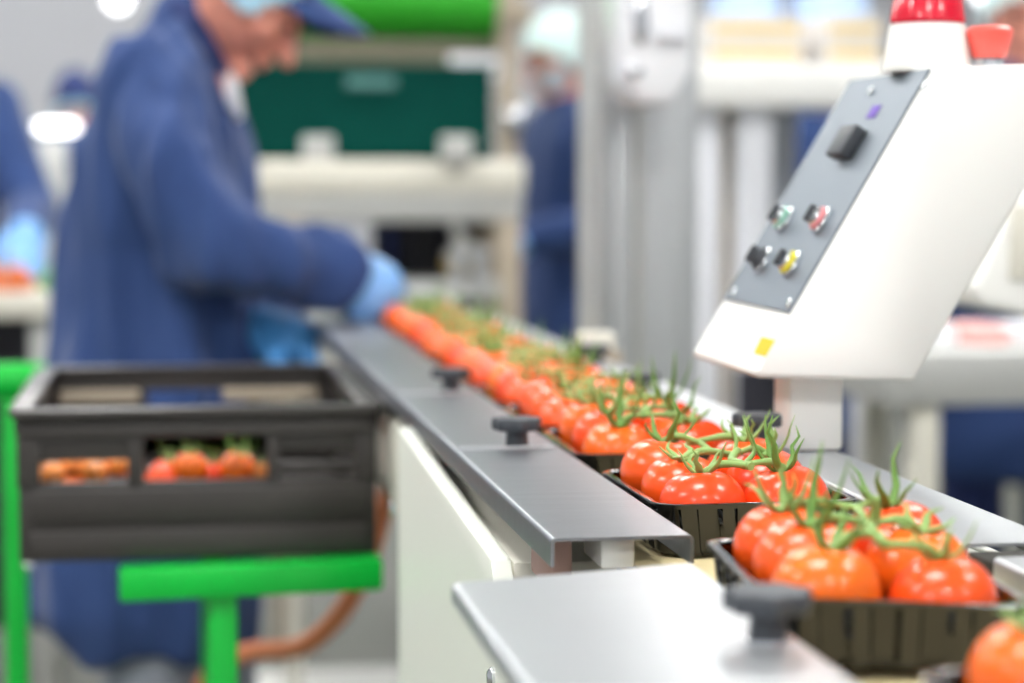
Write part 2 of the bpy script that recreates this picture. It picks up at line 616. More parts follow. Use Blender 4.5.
def tomato_mesh(seed, nl=5):
    r = random.Random(seed)
    bm = bmesh.new()
    nu, nv = 40, 24
    ph = r.random() * 6
    asy = r.uniform(-.05, .05)
    grid = []
    for j in range(1, nv):
        th = PI * j / nv
        row = []
        for k in range(nu):
            a = 2 * PI * k / nu
            rr = 1 + .013 * math.cos(nl * a + ph) * (math.sin(th) ** .6) * (1 if th < PI / 2 else .4) + asy * math.cos(a)
            x = math.sin(th) ** .92 * rr
            z = math.cos(th) * .90
            dip = math.exp(-(th / .33) ** 2)
            z -= .17 * dip * (1 - .12 * math.cos(nl * a + ph))
            z += .06 * math.exp(-((PI - th) / .3) ** 2)
            row.append(bm.verts.new((x * math.cos(a), x * math.sin(a), z)))
        grid.append(row)
    t = bm.verts.new((0, 0, .90 - .175)); b = bm.verts.new((0, 0, -.84))
    for a, c in zip(grid, grid[1:]):
        for k in range(nu): bm.faces.new((a[k], c[k], c[(k + 1) % nu], a[(k + 1) % nu]))
    for k in range(nu):
        bm.faces.new((t, grid[0][k], grid[0][(k + 1) % nu]))
        bm.faces.new((b, grid[-1][(k + 1) % nu], grid[-1][k]))
    bmesh.ops.recalc_face_normals(bm, faces=bm.faces[:])
    me = bpy.data.meshes.new('tomato')
    bm.to_mesh(me); bm.free()
    me.materials.append(MATS['tomato'])
    for p in me.polygons: p.use_smooth = True
    return me


def calyx_mesh(seed, up=1.0):
    """unit tomato radius; green star of narrow sepals curling up from the stalk"""
    r = random.Random(seed)
    bm = bmesh.new()
    n = r.choice((5, 6, 6))
    z0 = .74
    for k in range(n):
        a = 2 * PI * k / n + r.uniform(-.3, .3)
        L = r.uniform(.8, 1.35)
        lift = r.uniform(.35, 1.15) * up
        pts, rad = [], []
        for i in range(7):
            t = i / 6
            out = .08 + L * .62 * t * (1 - .25 * t * lift)
            z = z0 + .13 * math.sin(t * PI * .6) + lift * L * .85 * t * t
            aa = a + .35 * t * t * r.uniform(-1, 1)
            pts.append((out * math.cos(aa), out * math.sin(aa), z))
            rad.append(.084 * (1 - t) ** .7 * (.6 + .8 * min(1, t * 3)) + .011)
        tube(bm, pts, rad, 6, flat=.5)
    lathe(bm, [(.12, z0 - .03), (.15, z0 + .05), (.1, z0 + .11)], (0, 0, 0), n=10)
    bmesh.ops.recalc_face_normals(bm, faces=bm.faces[:])
    me = bpy.data.meshes.new('calyx')
    bm.to_mesh(me); bm.free()
    me.materials.append(MATS['vine' if seed % 2 else 'vine_dark'])
    for p in me.polygons: p.use_smooth = True
    return me


TOM = [tomato_mesh(s, n) for s, n in ((1, 5), (2, 6), (3, 4), (4, 5), (5, 7))]
TOMO = tomato_mesh(9, 5)
TOMO.materials[0] = MATS['tomato_orange']
CAL = [calyx_mesh(s, u) for s, u in ((1, 1), (2, .9), (3, .6), (4, 1.1), (5, .35), (6, 1.2))]
TRAY = tray_mesh()
TI = [0]


def tomato(loc, r, label, group, rot=None, calyx=True):
    i = TI[0]; TI[0] += 1
    o = bpy.data.objects.new('tomato', TOM[i % len(TOM)])
    C.objects.link(o)
    o.location = loc
    o.scale = (r, r, r * RND.uniform(.95, 1.05))
    o.rotation_euler = rot if rot else (RND.uniform(-.2, .2), RND.uniform(-.2, .2), RND.uniform(0, 6.28))
    tag(o, label, 'tomato', group)
    if calyx:
        c = bpy.data.objects.new('calyx', CAL[(i * 7 + i // 5) % len(CAL)])
        C.objects.link(c)
        c.parent = o
    return o


def vine(pts, r, label, group, M, seed):
    """one truss stalk: a thick knuckled stem with a side stalk to each tomato"""
    R = random.Random(seed)
    bm = bmesh.new()
    ys = sorted(p.y for p in pts)
    zt = max(p.z for p in pts) - .004
    y0, y1 = ys[0] - .004, ys[-1] + .012
    main = [V((R.uniform(-.011, .011), y0 + (y1 - y0) * k / 6, zt + R.uniform(-.003, .006))) for k in range(7)]
    mp = smoothpath(main, 5)
    tube(bm, mp, [r * (1 + .25 * math.sin(i * 1.2) * (i % 5 == 0)) * (1 - .3 * i / len(mp)) for i in range(len(mp))], 8)
    for p in pts:
        m = min(mp, key=lambda q: abs(q.y - p.y + R.uniform(-.01, .01)))
        mid = m.lerp(p, .6) + V((0, 0, .0035))
        sp = smoothpath([m, mid, p + V((0, 0, -.001))], 5)
        tube(bm, sp, [r * .72 + .0006 * (i in (4, 5, 6)) for i in range(len(sp))], 7)
    # cut stalk ends standing up
    for k in range(2):
        m = R.choice(mp)
        e = m + V((R.uniform(-.012, .012), R.uniform(-.012, .012), R.uniform(.012, .022)))
        tube(bm, smoothpath([m, m.lerp(e, .5) + V((.003, 0, 0)), e], 4), [r * .7, r * .6, r * .6, r * .55, r * .5, r * .5, r * .45, r * .4, r * .4], 6)
    o = finish(bm, 'tomato_vine', 'vine', smooth=True, angle=70)
    o.matrix_world = M
    tag(o, label, 'vine', group)
    return o


ORD = ['nearest', 'second', 'third', 'fourth', 'fifth', 'sixth', 'seventh', 'eighth', 'ninth', 'tenth', 'eleventh', 'twelfth', 'thirteenth']
ZR = 1.0312
TX = (PL1 + PR0) / 2 - .003
fz = [None, 1.158, 1.497, 1.775, 1.985, 2.195, 2.40, 2.605, 2.81, 3.015, 3.22, 3.43]
trays = []
for i, Z in enumerate(fz):
    if Z is None:
        y, x, rz, ry = .845, .405, .03, 0
    else:
        y = at_z(760, 183 + .219 * F / Z, ZR).y if i == 1 else Z * math.cos(TH) - (TX - Z * math.sin(TH)) / math.cos(TH) * math.sin(TH)
        y += TL / 2
        x, rz, ry = TX + RND.uniform(-.002, .002), RND.uniform(-.02, .02), 0
    if i == 1: x, rz, ry, y = .381, -.08, .05, 1.170
    if i == 2: x, rz = .400, .012
    trays.append((x, y, rz, ry))
for i, (x, y, rz, ry) in enumerate(trays):
    desc = {0: 'the cut-off tray at bottom right corner', 1: 'the large blurred tray', 2: 'the sharply focused tray', 3: 'the tray just behind the focused one'}.get(i, 'the %s tray from the camera' % ORD[i])
    dl = {0: 'black plastic tray cut off at bottom right picture corner', 1: 'large black plastic tray behind the big blurred star knob', 2: 'sharply focused black plastic tray of tomatoes beside channel end', 3: 'black plastic tray just behind the sharply focused one'}.get(i, '%s black plastic tomato tray from the camera in the conveyor row' % ORD[i])
    M = Matrix.Translation((x, y, ZR + (.0036 if i == 1 else 0))) @ Matrix.Rotation(rz, 4, 'Z') @ Matrix.Rotation(ry, 4, 'Y')
    o = bpy.data.objects.new('produce_tray', TRAY)
    C.objects.link(o)
    o.matrix_world = M
    tag(o, dl, 'tray', 'black trays on the conveyor')
    tops = []
    for row, (yy, rn) in enumerate(((-.0565, 'front'), (0.0, 'middle'), (.0565, 'back'))):
        for col, (xx, cn) in enumerate(((-.0315, 'left'), (.0315, 'right'))):
            r = RND.uniform(.0292, .0312)
            px_, py_ = xx + RND.uniform(-.001, .001), yy + RND.uniform(-.001, .001)
            if i == 2:
                r = {(0, 0): .0306, (0, 1): .0316, (1, 0): .0300, (1, 1): .0306, (2, 0): .0312}.get((row, col), r)
            zc = -TH_ + .0012 + r * .92 + (0, .005, .007)[row] + RND.uniform(0, .003) + (.003 if i != 2 else 0)
            L = V((px_, py_, zc))
            rot = (RND.uniform(-.14, .14), RND.uniform(-.14, .14), RND.uniform(0, 6.28))
            t = tomato(M @ L, r, 'red tomato at %s %s of %s' % (rn, cn, desc), 'tomatoes in the trays', rot, calyx=(i < 4 or (row + col + i) % 3 != 0))
            tops.append(L + V((0, 0, r * .80)))
    vine(tops, (.0032 if i < 4 else .0022), 'green tomato vine lying over the tomatoes in %s' % desc, 'vines in the trays', M, 40 + i)

# ------------------------------------------------------------------ control console
YC = 1.70
con = thing('control_console', 'white slanted control console on a post beside the conveyor', 'control console', (.52, 1.76, ZP))
bm = bmesh.new()
p = at_z(810, 450, ZP)
box(bm, (.503, 1.735, ZP + .0005), (.549, 1.785, at_y(800, 380, YC).z + .004), .004)
finish(bm, 'post', 'enamel', con)
poly = [at_y(x, y, YC) for x, y in ((756, 378), (755, 370), (768, 361), (790, 316), (934, 67), (1100, 62), (914, 381))]
bm = bmesh.new(); prism(bm, poly, (0, .212, 0), .0035)
finish(bm, 'housing', 'enamel', con, angle=50)
eb, et = poly[3], poly[4]
ua = (et - eb).normalized()
ub = V((0, 1, 0))
un = ub.cross(ua).normalized()
if un.x > 0: un = -un
EL = (et - eb).length
bm = bmesh.new(); obox(bm, eb + ua * (EL * .5) + ub * .106 + un * .0012, ua, ub, un, EL * .490, .1035, .0012, .0005)
fp = finish(bm, 'control_plate', 'console_steel', con, smooth=False)
FP0 = eb + un * .0025


def on_face(px, py):
    return at_plane(px, py, FP0, un)


def face_cyl(name, px, py, r, h, m, parent, n=20):
    q = on_face(px, py)
    bm = bmesh.new(); lathe(bm, [(r, 0), (r, h * .8), (r * .85, h)], q, un, n)
    return finish(bm, name, m, parent)


q = on_face(852, 146)
bm = bmesh.new(); obox(bm, q + un * .006, ua, ub, un, .0145, .021, .006, .002)
finish(bm, 'rocker_switch', 'knob_black', con)
q = on_face(874, 112)
bm = bmesh.new(); obox(bm, q + un * .0004, ua, ub, un, .006, .011, .0004)
finish(bm, 'purple_sticker', 'purple', con, smooth=False)
for px, py, ring, cap in ((787, 221, 'green_ring', 'steel_bright'), (824, 222, 'red_ring', 'steel_bright'), (765, 262, 'knob_black', 'knob_black'), (794, 266, 'yellow_ring', 'steel_bright')):
    k = face_cyl('selector_switch', px, py, .0125, .004, 'steel_bright', con)
    k2_ = face_cyl('colour_ring', px - 1, py - 1, .0105, .0075, ring, k)
    k3 = face_cyl('cap', px - 1, py - 1, .0082, .0105, cap, k)
    q = on_face(px - 1, py - 1) + un * .0106
    bm = bmesh.new(); obox(bm, q + un * .003, ua, ub, un, .0075, .0022, .0025, .001)
    finish(bm, 'grip', 'knob_black', k)
for px, py in ((735, 293), (790, 304), (925, 86), (872, 92)):
    face_cyl('screw', px, py, .0042, .0025, 'steel_bright', con, 12)
# yellow label on the lower slope
p2, p3 = poly[2], poly[3]
ua2 = (p3 - p2).normalized(); un2 = ub.cross(ua2).normalized()
if un2.x > 0: un2 = -un2
q = at_plane(765, 347, p2 + un2 * .0005, un2)
bm = bmesh.new(); obox(bm, q, ua2, ub, un2, .0075, .021, .0005)
finish(bm, 'yellow_label', 'yellow', con, smooth=False)
# emergency stop and lamp on top
zt = poly[4].z
q = at(989, 62, 1.83)
bm = bmesh.new(); lathe(bm, [(.010, 0), (.010, .006), (.0125, .007), (.0125, .010), (.0105, .011)], (q.x, q.y, zt), n=20)
eb_ = finish(bm, 'emergency_button', 'steel_bright', con)
bm = bmesh.new(); lathe(bm, [(.0135, .011), (.0145, .0125), (.0195, .030), (.0195, .034), (.016, .037), (.005, .038)], (q.x, q.y, zt), n=28)
finish(bm, 'mushroom_cap', 'coral_plastic', eb_)
q = at(927, 60, 1.84)
bm = bmesh.new(); lathe(bm, [(.037, 0), (.037, .004), (.0355, .012), (.0315, .038), (.029, .040)], (q.x, q.y + .0, zt), n=32)
wb = finish(bm, 'warning_lamp', 'enamel', con)
bm = bmesh.new(); lathe(bm, [(.0300, .040), (.0315, .042), (.0285, .062), (.022, .074), (.010, .080), (.001, .081)], (q.x, q.y, zt), n=32)
finish(bm, 'red_lens', 'red_plastic', wb)

# ------------------------------------------------------------------ crate on green stand
CX0, CX1, CY0, CY1, CZ0, CZ1 = -.158, .224, 2.375, 2.915, .846, 1.010
cr = thing('produce_crate', 'black slotted plastic crate holding tomatoes on the green stand', 'crate', ((CX0 + CX1) / 2, (CY0 + CY1) / 2, CZ0))


def bars(name, spec, m, parent):
    bm = bmesh.new()
    for lo, hi in spec: box(bm, lo, hi, .002)
    return finish(bm, name, m, parent)


def wall_x(y, name, inward):
    """long wall across X at y, with hand hole and slots"""
    W = CX1 - CX0
    t = .006
    y0, y1 = (y, y + t)
    z = lambda f: CZ0 + (CZ1 - CZ0) * f
    sp = [((CX0 + .004, y0, z(0)), (CX1 - .004, y1, z(.52)))]
    for f0, f1 in ((.03, .2), (.27, .47)):
        sp.append(((CX0 + .012, y0 - .005 if not inward else y0, z(f0)), (CX1 - .012, y1 if not inward else y1 + .005, z(f1))))
    for a, b in ((0, .06), (.30, .345), (.69, .725), (.94, 1)):
        sp.append(((CX0 + W * a, y0 - .003, z(.5)), (CX0 + W * b, y1 + .003, z(.86))))
    sp.append(((CX0, y0, z(.66)), (CX0 + W * .33, y1, z(.84))))
    sp.append(((CX0 + W * .69, y0, z(.56)), (CX0 + W * .98, y1, z(.63))))
    sp.append(((CX0 + W * .69, y0, z(.70)), (CX0 + W * .98, y1, z(.84))))
    sp.append(((CX0, y0 - .006, z(.81)), (CX1, y1 + .006, z(.895))))
    sp.append(((CX0 - .005, y0 - .012, z(.945)), (CX1 + .005, y1 + .016, z(1))))
    sp.append(((CX0 + .003, y0 - .002, z(.89)), (CX1 - .003, y1, z(.95))))
    return bars(name, sp, 'crate_black', cr)


def wall_y(x, name):
    z = lambda f: CZ0 + (CZ1 - CZ0) * f
    L = CY1 - CY0
    t = .006
    sp = [((x, CY0 + .007, z(0)), (x + t, CY1, z(.5)))]
    for k in range(6):
        sp.append(((x - .002, CY0 + .01 + (L - .04) * k / 5, z(.48)), (x + t + .002, CY0 + .035 + (L - .04) * k / 5, z(.86))))
    sp.append(((x - .004, CY0 + .008, z(.84)), (x + t + .004, CY1, z(.93))))
    sp.append(((x - .010, CY0 + .008, z(.945)), (x + t + .010, CY1, z(1))))
    sp.append(((x - .001, CY0 + .008, z(.92)), (x + t + .001, CY1, z(.95))))
    return bars(name, sp, 'crate_black', cr)


wall_x(CY0, 'end_wall', False)
bw = wall_x(CY1, 'end_wall', True)
wall_y(CX0, 'side_wall'); wall_y(CX1 - .006, 'side_wall')
bars('base', [((CX0 + .006, CY0 + .006, CZ0), (CX1 - .006, CY1, CZ0 + .006))], 'crate_black', cr)
for f0, f1 in ((.05, .32), (.60, .93)):
    W = CX1 - CX0
    o = bars('pale_slat', [((CX0 + W * f0, CY1 - .009, CZ0 + .118), (CX0 + W * f1, CY1 - .0065, CZ0 + .135))], 'tan', cr)
    o['label'] = 'pale tan slat along the far wall of the crate'
# tomatoes inside, seen through the slots
spots = [(*at(52, 474, 2.42), .0150), (*at(74, 466, 2.44), .0150), (*at(95, 473, 2.42), .0148), (*at(118, 466, 2.44), .0150), (-.024, 2.452, .906, .020),
         (*at(190, 468, 2.44), .0195), (*at(214, 474, 2.47), .0170), (*at(238, 468, 2.44), .0200), (*at(262, 471, 2.42), .0105), (-.10, 2.52, .91, .027), (0.0, 2.52, .91, .027), (.08, 2.53, .91, .027)]
names = ['orange tomato nearest the left corner inside the crate', 'upper orange tomato behind the left crate slot', 'pinkish tomato low behind the left crate slot',
         'orange tomato at the right end of the left crate slot', 'half-hidden tomato left of the crate hand hole', 'pink-red tomato at left of the crate hand hole',
         'red tomato at the middle of the crate hand hole', 'red tomato at right of the crate hand hole', 'small red tomato behind the slot right of the hand hole',
         'tomato deep inside the crate at left', 'tomato deep inside the crate at middle', 'tomato deep inside the crate at right']
for (x, y, z, r), nme in zip(spots, names):
    o = tomato((x, y, z), r, nme, 'tomatoes in the crate', calyx=(x > -.02))
    if r < .0151: o.data = TOMO
fill = bmesh.new()
box(fill, (CX0 + .012, CY0 + .012, CZ0 + .007), (CX1 - .012, CY1 - .012, CZ0 + .040), .01)
fl = finish(fill, 'crate_liner', 'crate_black', cr)

st = thing('roller_stand', 'bright green tubular steel stand carrying the black crate', 'stand', (.02, 2.6, 0))


def bartube(name, p0, p1, w, m, parent, h=None):
    p0, p1 = V(p0), V(p1)
    d = (p1 - p0).normalized()
    s, t = frame(d)
    bm = bmesh.new(); obox(bm, (p0 + p1) / 2, d, s, t, (p1 - p0).length / 2, w / 2, (h or w) / 2, .004)
    return finish(bm, name, m, parent)


zb = CZ0 - .0185
bartube('crossbar', (-.053, 2.365, zb - .004), (.228, 2.365, zb + .001), .05, 'green_paint', st, .034)
bartube('crossbar', (-.053, 2.86, zb), (.215, 2.86, zb), .05, 'green_paint', st, .034)
bartube('post', (.056, 2.365, .04), (.056, 2.365, zb - .016), .031, 'green_paint', st)
bartube('post', (.056, 2.86, .04), (.056, 2.86, zb - .017), .031, 'green_paint', st)
bartube('foot_rail', (.056, 2.2, .02), (.056, 3.05, .02), .04, 'green_paint', st)
q = at(15, 500, 3.02)
bartube('post', (q.x, q.y, .0), (q.x, q.y, .965), .031, 'green_paint', st)
bartube('foot_rail', (q.x + .016, 2.86, .02), (.02, 2.86, .02), .03, 'green_paint', st)
bm = bmesh.new(); c = at(20, 381, 3.02)
tube(bm, [(-.75, q.y, c.z), (-.17, q.y, c.z), (-.163, q.y, c.z), (-.160, q.y, c.z)], [.026, .026, .022, .012], 20)
finish(bm, 'top_rail', 'green_paint', st)
for py in (492, 568):
    c = at(26, py, 3.0)
    bm = bmesh.new(); ell(bm, (q.x + .017, q.y - .012, c.z), (.007, .007, .007), n=12)
    finish(bm, 'bolt', 'steel_bright', st)

# orange hose
h = [at(x, y, d) for x, y, d in ((392, 470, 3.0), (378, 530, 2.98), (360, 580, 2.97), (335, 620, 3.0), (300, 647, 3.05), (250, 652, 3.1), (222, 668, 3.2), (190, 720, 3.3))]
h += [V((h[-1].x - .1, h[-1].y, .02)), V((h[-1].x - .6, h[-1].y + .1, .016))]
bm = bmesh.new(); tube(bm, smoothpath(h, 6), .0135, 12)
tag(finish(bm, 'air_hose', 'hose_orange'), 'orange hose hanging in a loop below the conveyor', 'hose')

# ------------------------------------------------------------------ people
def basis(Fd, Ud):
    Fd = Fd.normalized()
    Rt = Fd.cross(Ud).normalized()      # the person's own right
    Ud = Rt.cross(Fd).normalized()
    return Matrix((Fd, Rt, Ud)).transposed()


def head_shape(bm, c, B, s=1.0):
    T = lambda x, y, z: c + B @ V((x, y, z)) * s
    nu, nv = 36, 26
    rows = []
    for j in range(1, nv):
        th = PI * j / nv
        row = []
        for k in range(nu):
            a = 2 * PI * k / nu
            x, y, z = math.sin(th) * math.cos(a), math.sin(th) * math.sin(a), math.cos(th)
            p = V((.098 * x, .076 * y, .116 * z))
            if z < 0:
                t = -z
                p.y *= 1 - .22 * t * t
                p.x = p.x * (1 - .14 * t) + .010 * t
                if x < 0: p.x *= 1 - .25 * t
            row.append(bm.verts.new(T(*p)))
        rows.append(row)
    t = bm.verts.new(T(0, 0, .116)); b = bm.verts.new(T(.010, 0, -.116))
    for a, d in zip(rows, rows[1:]):
        for k in range(nu): bm.faces.new((a[k], d[k], d[(k + 1) % nu], a[(k + 1) % nu]))
    for k in range(nu):
        bm.faces.new((t, rows[0][k], rows[0][(k + 1) % nu])); bm.faces.new((b, rows[-1][(k + 1) % nu], rows[-1][k]))
    capsule(bm, T(.090, 0, .014), T(.125, 0, -.030), .0105 * s, .013 * s)
    for y in (-1, 1):
        ell(bm, T(.100, .011 * y, -.031), .010 * s, n=10)
        capsule(bm, T(.078, .045 * y, .030), T(.092, .010 * y, .028), .012 * s, .011 * s)
        ell(bm, T(.056, .042 * y, -.024), .028 * s, n=12)
        ell(bm, T(-.006, .077 * y, -.008), V((.020, .009, .031)) * s, B, n=12)
    capsule(bm, T(.092, -.019, -.059), T(.092, .019, -.059), .008 * s, .008 * s)
    capsule(bm, T(.103, -.008, -.055), T(.103, .008, -.055), .007 * s, .007 * s)
    capsule(bm, T(.101, -.008, -.067), T(.101, .008, -.067), .0075 * s, .0075 * s)
    ell(bm, T(.080, 0, -.096), .021 * s, n=12)


def hand_shape(bm, w, d, n, thumb, extra=0., curl=.5, s=1.0):
    """w wrist, d towards the knuckles, n out of the palm, thumb = side the thumb leaves"""
    d = d.normalized(); n = (n - d * n.dot(d)).normalized(); t = thumb.normalized()
    t = (t - d * t.dot(d) - n * t.dot(n)).normalized()
    for k, u in enumerate((.030, .010, -.010, -.028)):
        u *= s
        base = w + t * u * .7
        kn_ = w + d * (.092 - .004 * abs(k - 1)) * s + t * u
        capsule(bm, base, kn_, .014 * s + extra, .0115 * s + extra, 10)
        L = (.044, .050, .046, .036)[k] * s
        a = 0
        p = kn_
        for seg in range(3):
            a += curl * (.55, .8, .6)[seg] * (1 + .12 * k)
            dd = d * math.cos(a) + n * math.sin(a)
            q = p + dd * L * (1, .68, .52)[seg]
            capsule(bm, p, q, (.0098 - .0009 * seg) * s + extra, (.0092 - .001 * seg) * s + extra, 10)
            p = q
    b = w + d * .025 * s + t * .026 * s
    m = b + (d * .6 + t * .75 + n * .35).normalized() * .042 * s
    e = m + (d * .85 + t * .25 + n * .45).normalized() * .032 * s
    f = e + (d * .9 + n * .5).normalized() * .024 * s
    capsule(bm, b, m, .0155 * s + extra, .012 * s + extra, 10); capsule(bm, m, e, .0115 * s + extra, .010 * s + extra, 10); capsule(bm, e, f, .010 * s + extra, .008 * s + extra, 10)


def loft(bm, rings, n=40):
    R = []
    for c, hx, hy, ax, ay in rings:
        ring = []
        for k in range(n):
            a = 2 * PI * k / n
            cs, sn = math.cos(a), math.sin(a)
            e = .85
            ring.append(bm.verts.new(c + ax * hx * math.copysign(abs(cs) ** e, cs) + ay * hy * math.copysign(abs(sn) ** e, sn)))
        R.append(ring)
    for a, b in zip(R, R[1:]):
        for k in range(n): bm.faces.new((a[k], a[(k + 1) % n], b[(k + 1) % n], b[k]))
    bm.faces.new(R[0][::-1]); bm.faces.new(R[-1])


def chain(bm, pts, rad):
    for (a, b), (r0, r1) in zip(zip(pts, pts[1:]), zip(rad, rad[1:])): capsule(bm, a, b, r0, r1)


def shell(name, c, B, s, keep, m, parent, thick=.003, nu=48, nv=36, shift=(0, 0, 0)):
    bm = bmesh.new()
    rows = []
    for j in range(nv + 1):
        th = PI * j / nv
        row = []
        for k in range(nu):
            a = 2 * PI * k / nu
            x, y, z = math.sin(th) * math.cos(a), math.sin(th) * math.sin(a), math.cos(th)
            row.append((V((.098 * x * s[0] + shift[0], .076 * y * s[1] + shift[1], .116 * z * s[2] + shift[2]))))
        rows.append(row)
    vs = [[bm.verts.new(c + B @ p) for p in r] for r in rows]
    for j in range(nv):
        for k in range(nu):
            q = [rows[j][k], rows[j + 1][k], rows[j + 1][(k + 1) % nu], rows[j][(k + 1) % nu]]
            if keep(sum(q, V()) / 4):
                bm.faces.new((vs[j][k], vs[j + 1][k], vs[j + 1][(k + 1) % nu], vs[j][(k + 1) % nu]))
    bmesh.ops.delete(bm, geom=[v for v in bm.verts if not v.link_faces], context='VERTS')
    bmesh.ops.remove_doubles(bm, verts=bm.verts[:], dist=1e-5)
    bmesh.ops.recalc_face_normals(bm, faces=bm.faces[:])
    bmesh.ops.solidify(bm, geom=bm.faces[:], thickness=thick)
    return finish(bm, name, m, parent, angle=60)


def cap_peak(parent, c, B, m, root=.085, z=.058, L=.085, drop=-.2):
    bm = bmesh.new()
    n = 18
    top, bot = [], []
    for j in range(7):
        t = j / 6
        ra, rb = [], []
        for k in range(n + 1):
            a = -1.15 + 2.3 * k / n
            x = root * math.cos(a) * (1 - .0) + L * t * math.cos(a * .9) ** .8
            y = .078 * math.sin(a) * (1 - .08 * t * t)
            zz = z + L * t * drop - .070 * (math.sin(a) ** 2) + .010 * math.cos(a)
            ra.append(bm.verts.new(c + B @ V((x, y, zz + .002)))); rb.append(bm.verts.new(c + B @ V((x, y, zz - .002))))
        top.append(ra); bot.append(rb)
    for j in range(6):
        for k in range(n):
            bm.faces.new((top[j][k], top[j][k + 1], top[j + 1][k + 1], top[j + 1][k]))
            bm.faces.new((bot[j][k], bot[j + 1][k], bot[j + 1][k + 1], bot[j][k + 1]))
    for k in range(n):
        bm.faces.new((top[6][k], top[6][k + 1], bot[6][k + 1], bot[6][k])); bm.faces.new((top[0][k + 1], top[0][k], bot[0][k], bot[0][k + 1]))
    for j in range(6):
        bm.faces.new((top[j][0], top[j + 1][0], bot[j + 1][0], bot[j][0])); bm.faces.new((top[j + 1][n], top[j][n], bot[j][n], bot[j + 1][n]))
    return finish(bm, 'cap_peak', m, parent, angle=60)


def eyes(parent, c, B):
    for y in (-1, 1):
        bm = bmesh.new(); ell(bm, c + B @ V((.0900, .033 * y, .008)), V((.007, .019, .0075)), B, 12)
        finish(bm, 'eye', 'eye_dark', parent)
        bm = bmesh.new(); capsule(bm, c + B @ V((.091, .050 * y, .031)), c + B @ V((.103, .014 * y, .031)), .0055, .006, 8)
        finish(bm, 'eyebrow', 'hair_dark', parent)


# ---- the packer in front
man = thing('person', 'person in navy coat, peaked cap and blue gloves packing tomato trays', 'person', (0, 3.66, 0))
hc = at(247, -5, 3.66)
fd = V((.70, -.07, -.71)); ud = V((.71, 0, .70))
HB = basis(fd, ud)
neck = at(198, 30, 3.67)
shR, elR, wrR = at(150, 95, 3.52), at(214, 250, 3.46), at(346, 270, 3.53)
shL, elL, wrL = at(150, 95, 3.84), at(232, 285, 3.86), at(270, 336, 3.60)
hipR, hipL = at(148, 440, 3.60), at(180, 440, 3.78)
ankR, ankL = V((at(128, 660, 3.58).x - .01, 3.57, .09)), V((at(205, 660, 3.78).x, 3.80, .09))
knR, knL = hipR.lerp(ankR, .5) + V((.03, 0, 0)), hipL.lerp(ankL, .5) + V((.03, 0, 0))
hd = (at(404, 322, 3.60) - wrR); hn = V((-.55, -.1, -.8))
hdL = V((.75, -.55, -.25)); hnL = V((-.2, .1, -.95))
bm = bmesh.new()
head_shape(bm, hc, HB)
capsule(bm, neck, hc + HB @ V((-.02, 0, -.05)), .062, .058)
chest = at(165, 150, 3.68); pel = at(165, 410, 3.69)
capsule(bm, chest, neck, .12, .06)
capsule(bm, pel, chest, .115, .12)
for q in (shR, shL): capsule(bm, chest + V((0, 0, .05)), q.lerp(chest, .25) - V((0, 0, .03)), .07, .042)
chain(bm, [shR.lerp(chest, .25) - V((0, 0, .03)), elR, wrR], [.042, .036, .026]); chain(bm, [shL.lerp(chest, .25) - V((0, 0, .03)), elL, wrL], [.042, .036, .026])
hand_shape(bm, wrR, hd, hn, V((0, 1, .2)), 0, .55)
hand_shape(bm, wrL, hdL, hnL, V((-.5, -.8, .1)), 0, .8)
for hh, kk, aa in ((hipR, knR, ankR), (hipL, knL, ankL)):
    chain(bm, [hh, kk, aa], [.085, .058, .042]); capsule(bm, pel, hh, .1, .09)
    capsule(bm, aa - V((.02, 0, .045)), aa + V((.15, 0, -.052)), .04, .032)
body = remesh(bm, 'body', 'skin', man, .0055, 2)
eyes(man, hc, HB)
net = shell('hair_net', hc, HB, (1.10, 1.18, 1.10), lambda p: p.z > -.028 + max(0, p.x - .03) * 2.4, 'hairnet_blue', man)
cap = shell('cap', hc, HB, (1.14, 1.22, 1.14), lambda p: p.z > .055 + .1 * p.x, 'navy', man, .004)
cap_peak(cap, hc, HB, 'navy', .092, .076, .098, .14)
ZM = 3.68
tab = [(644, 104, 240, .16), (636, 70, 244, .185), (604, 36, 247, .2), (560, 38, 247, .2), (480, 46, 256, .2), (420, 50, 266, .19), (365, 49, 268, .185), (300, 62, 262, .18), (250, 70, 256, .18),
       (200, 78, 251, .195), (150, 88, 243, .205), (110, 100, 234, .21), (75, 115, 226, .2), (45, 133, 219, .15), (20, 155, 210, .10), (2, 170, 204, .078)]
rings = []
for y, xl, xr, hy in tab:
    a, b = at(xl, y, ZM), at(xr, y, ZM)
    rings.append(((a + b) / 2, (b - a).length / 2, hy, RT.copy(), FWH.copy()))
bm = bmesh.new()
loft(bm, rings)
chain(bm, [at(150, 92, 3.55), at(172, 172, 3.47), elR, at(280, 262, 3.49), at(334, 268, 3.525)], [.088, .082, .076, .070, .058])
chain(bm, [at(150, 92, 3.82), at(180, 170, 3.9), elL, at(273, 330, 3.64)], [.085, .08, .072, .052])
coat = remesh(bm, 'coat', 'navy', man, .0085, 4, (.030, 13, 2.6))
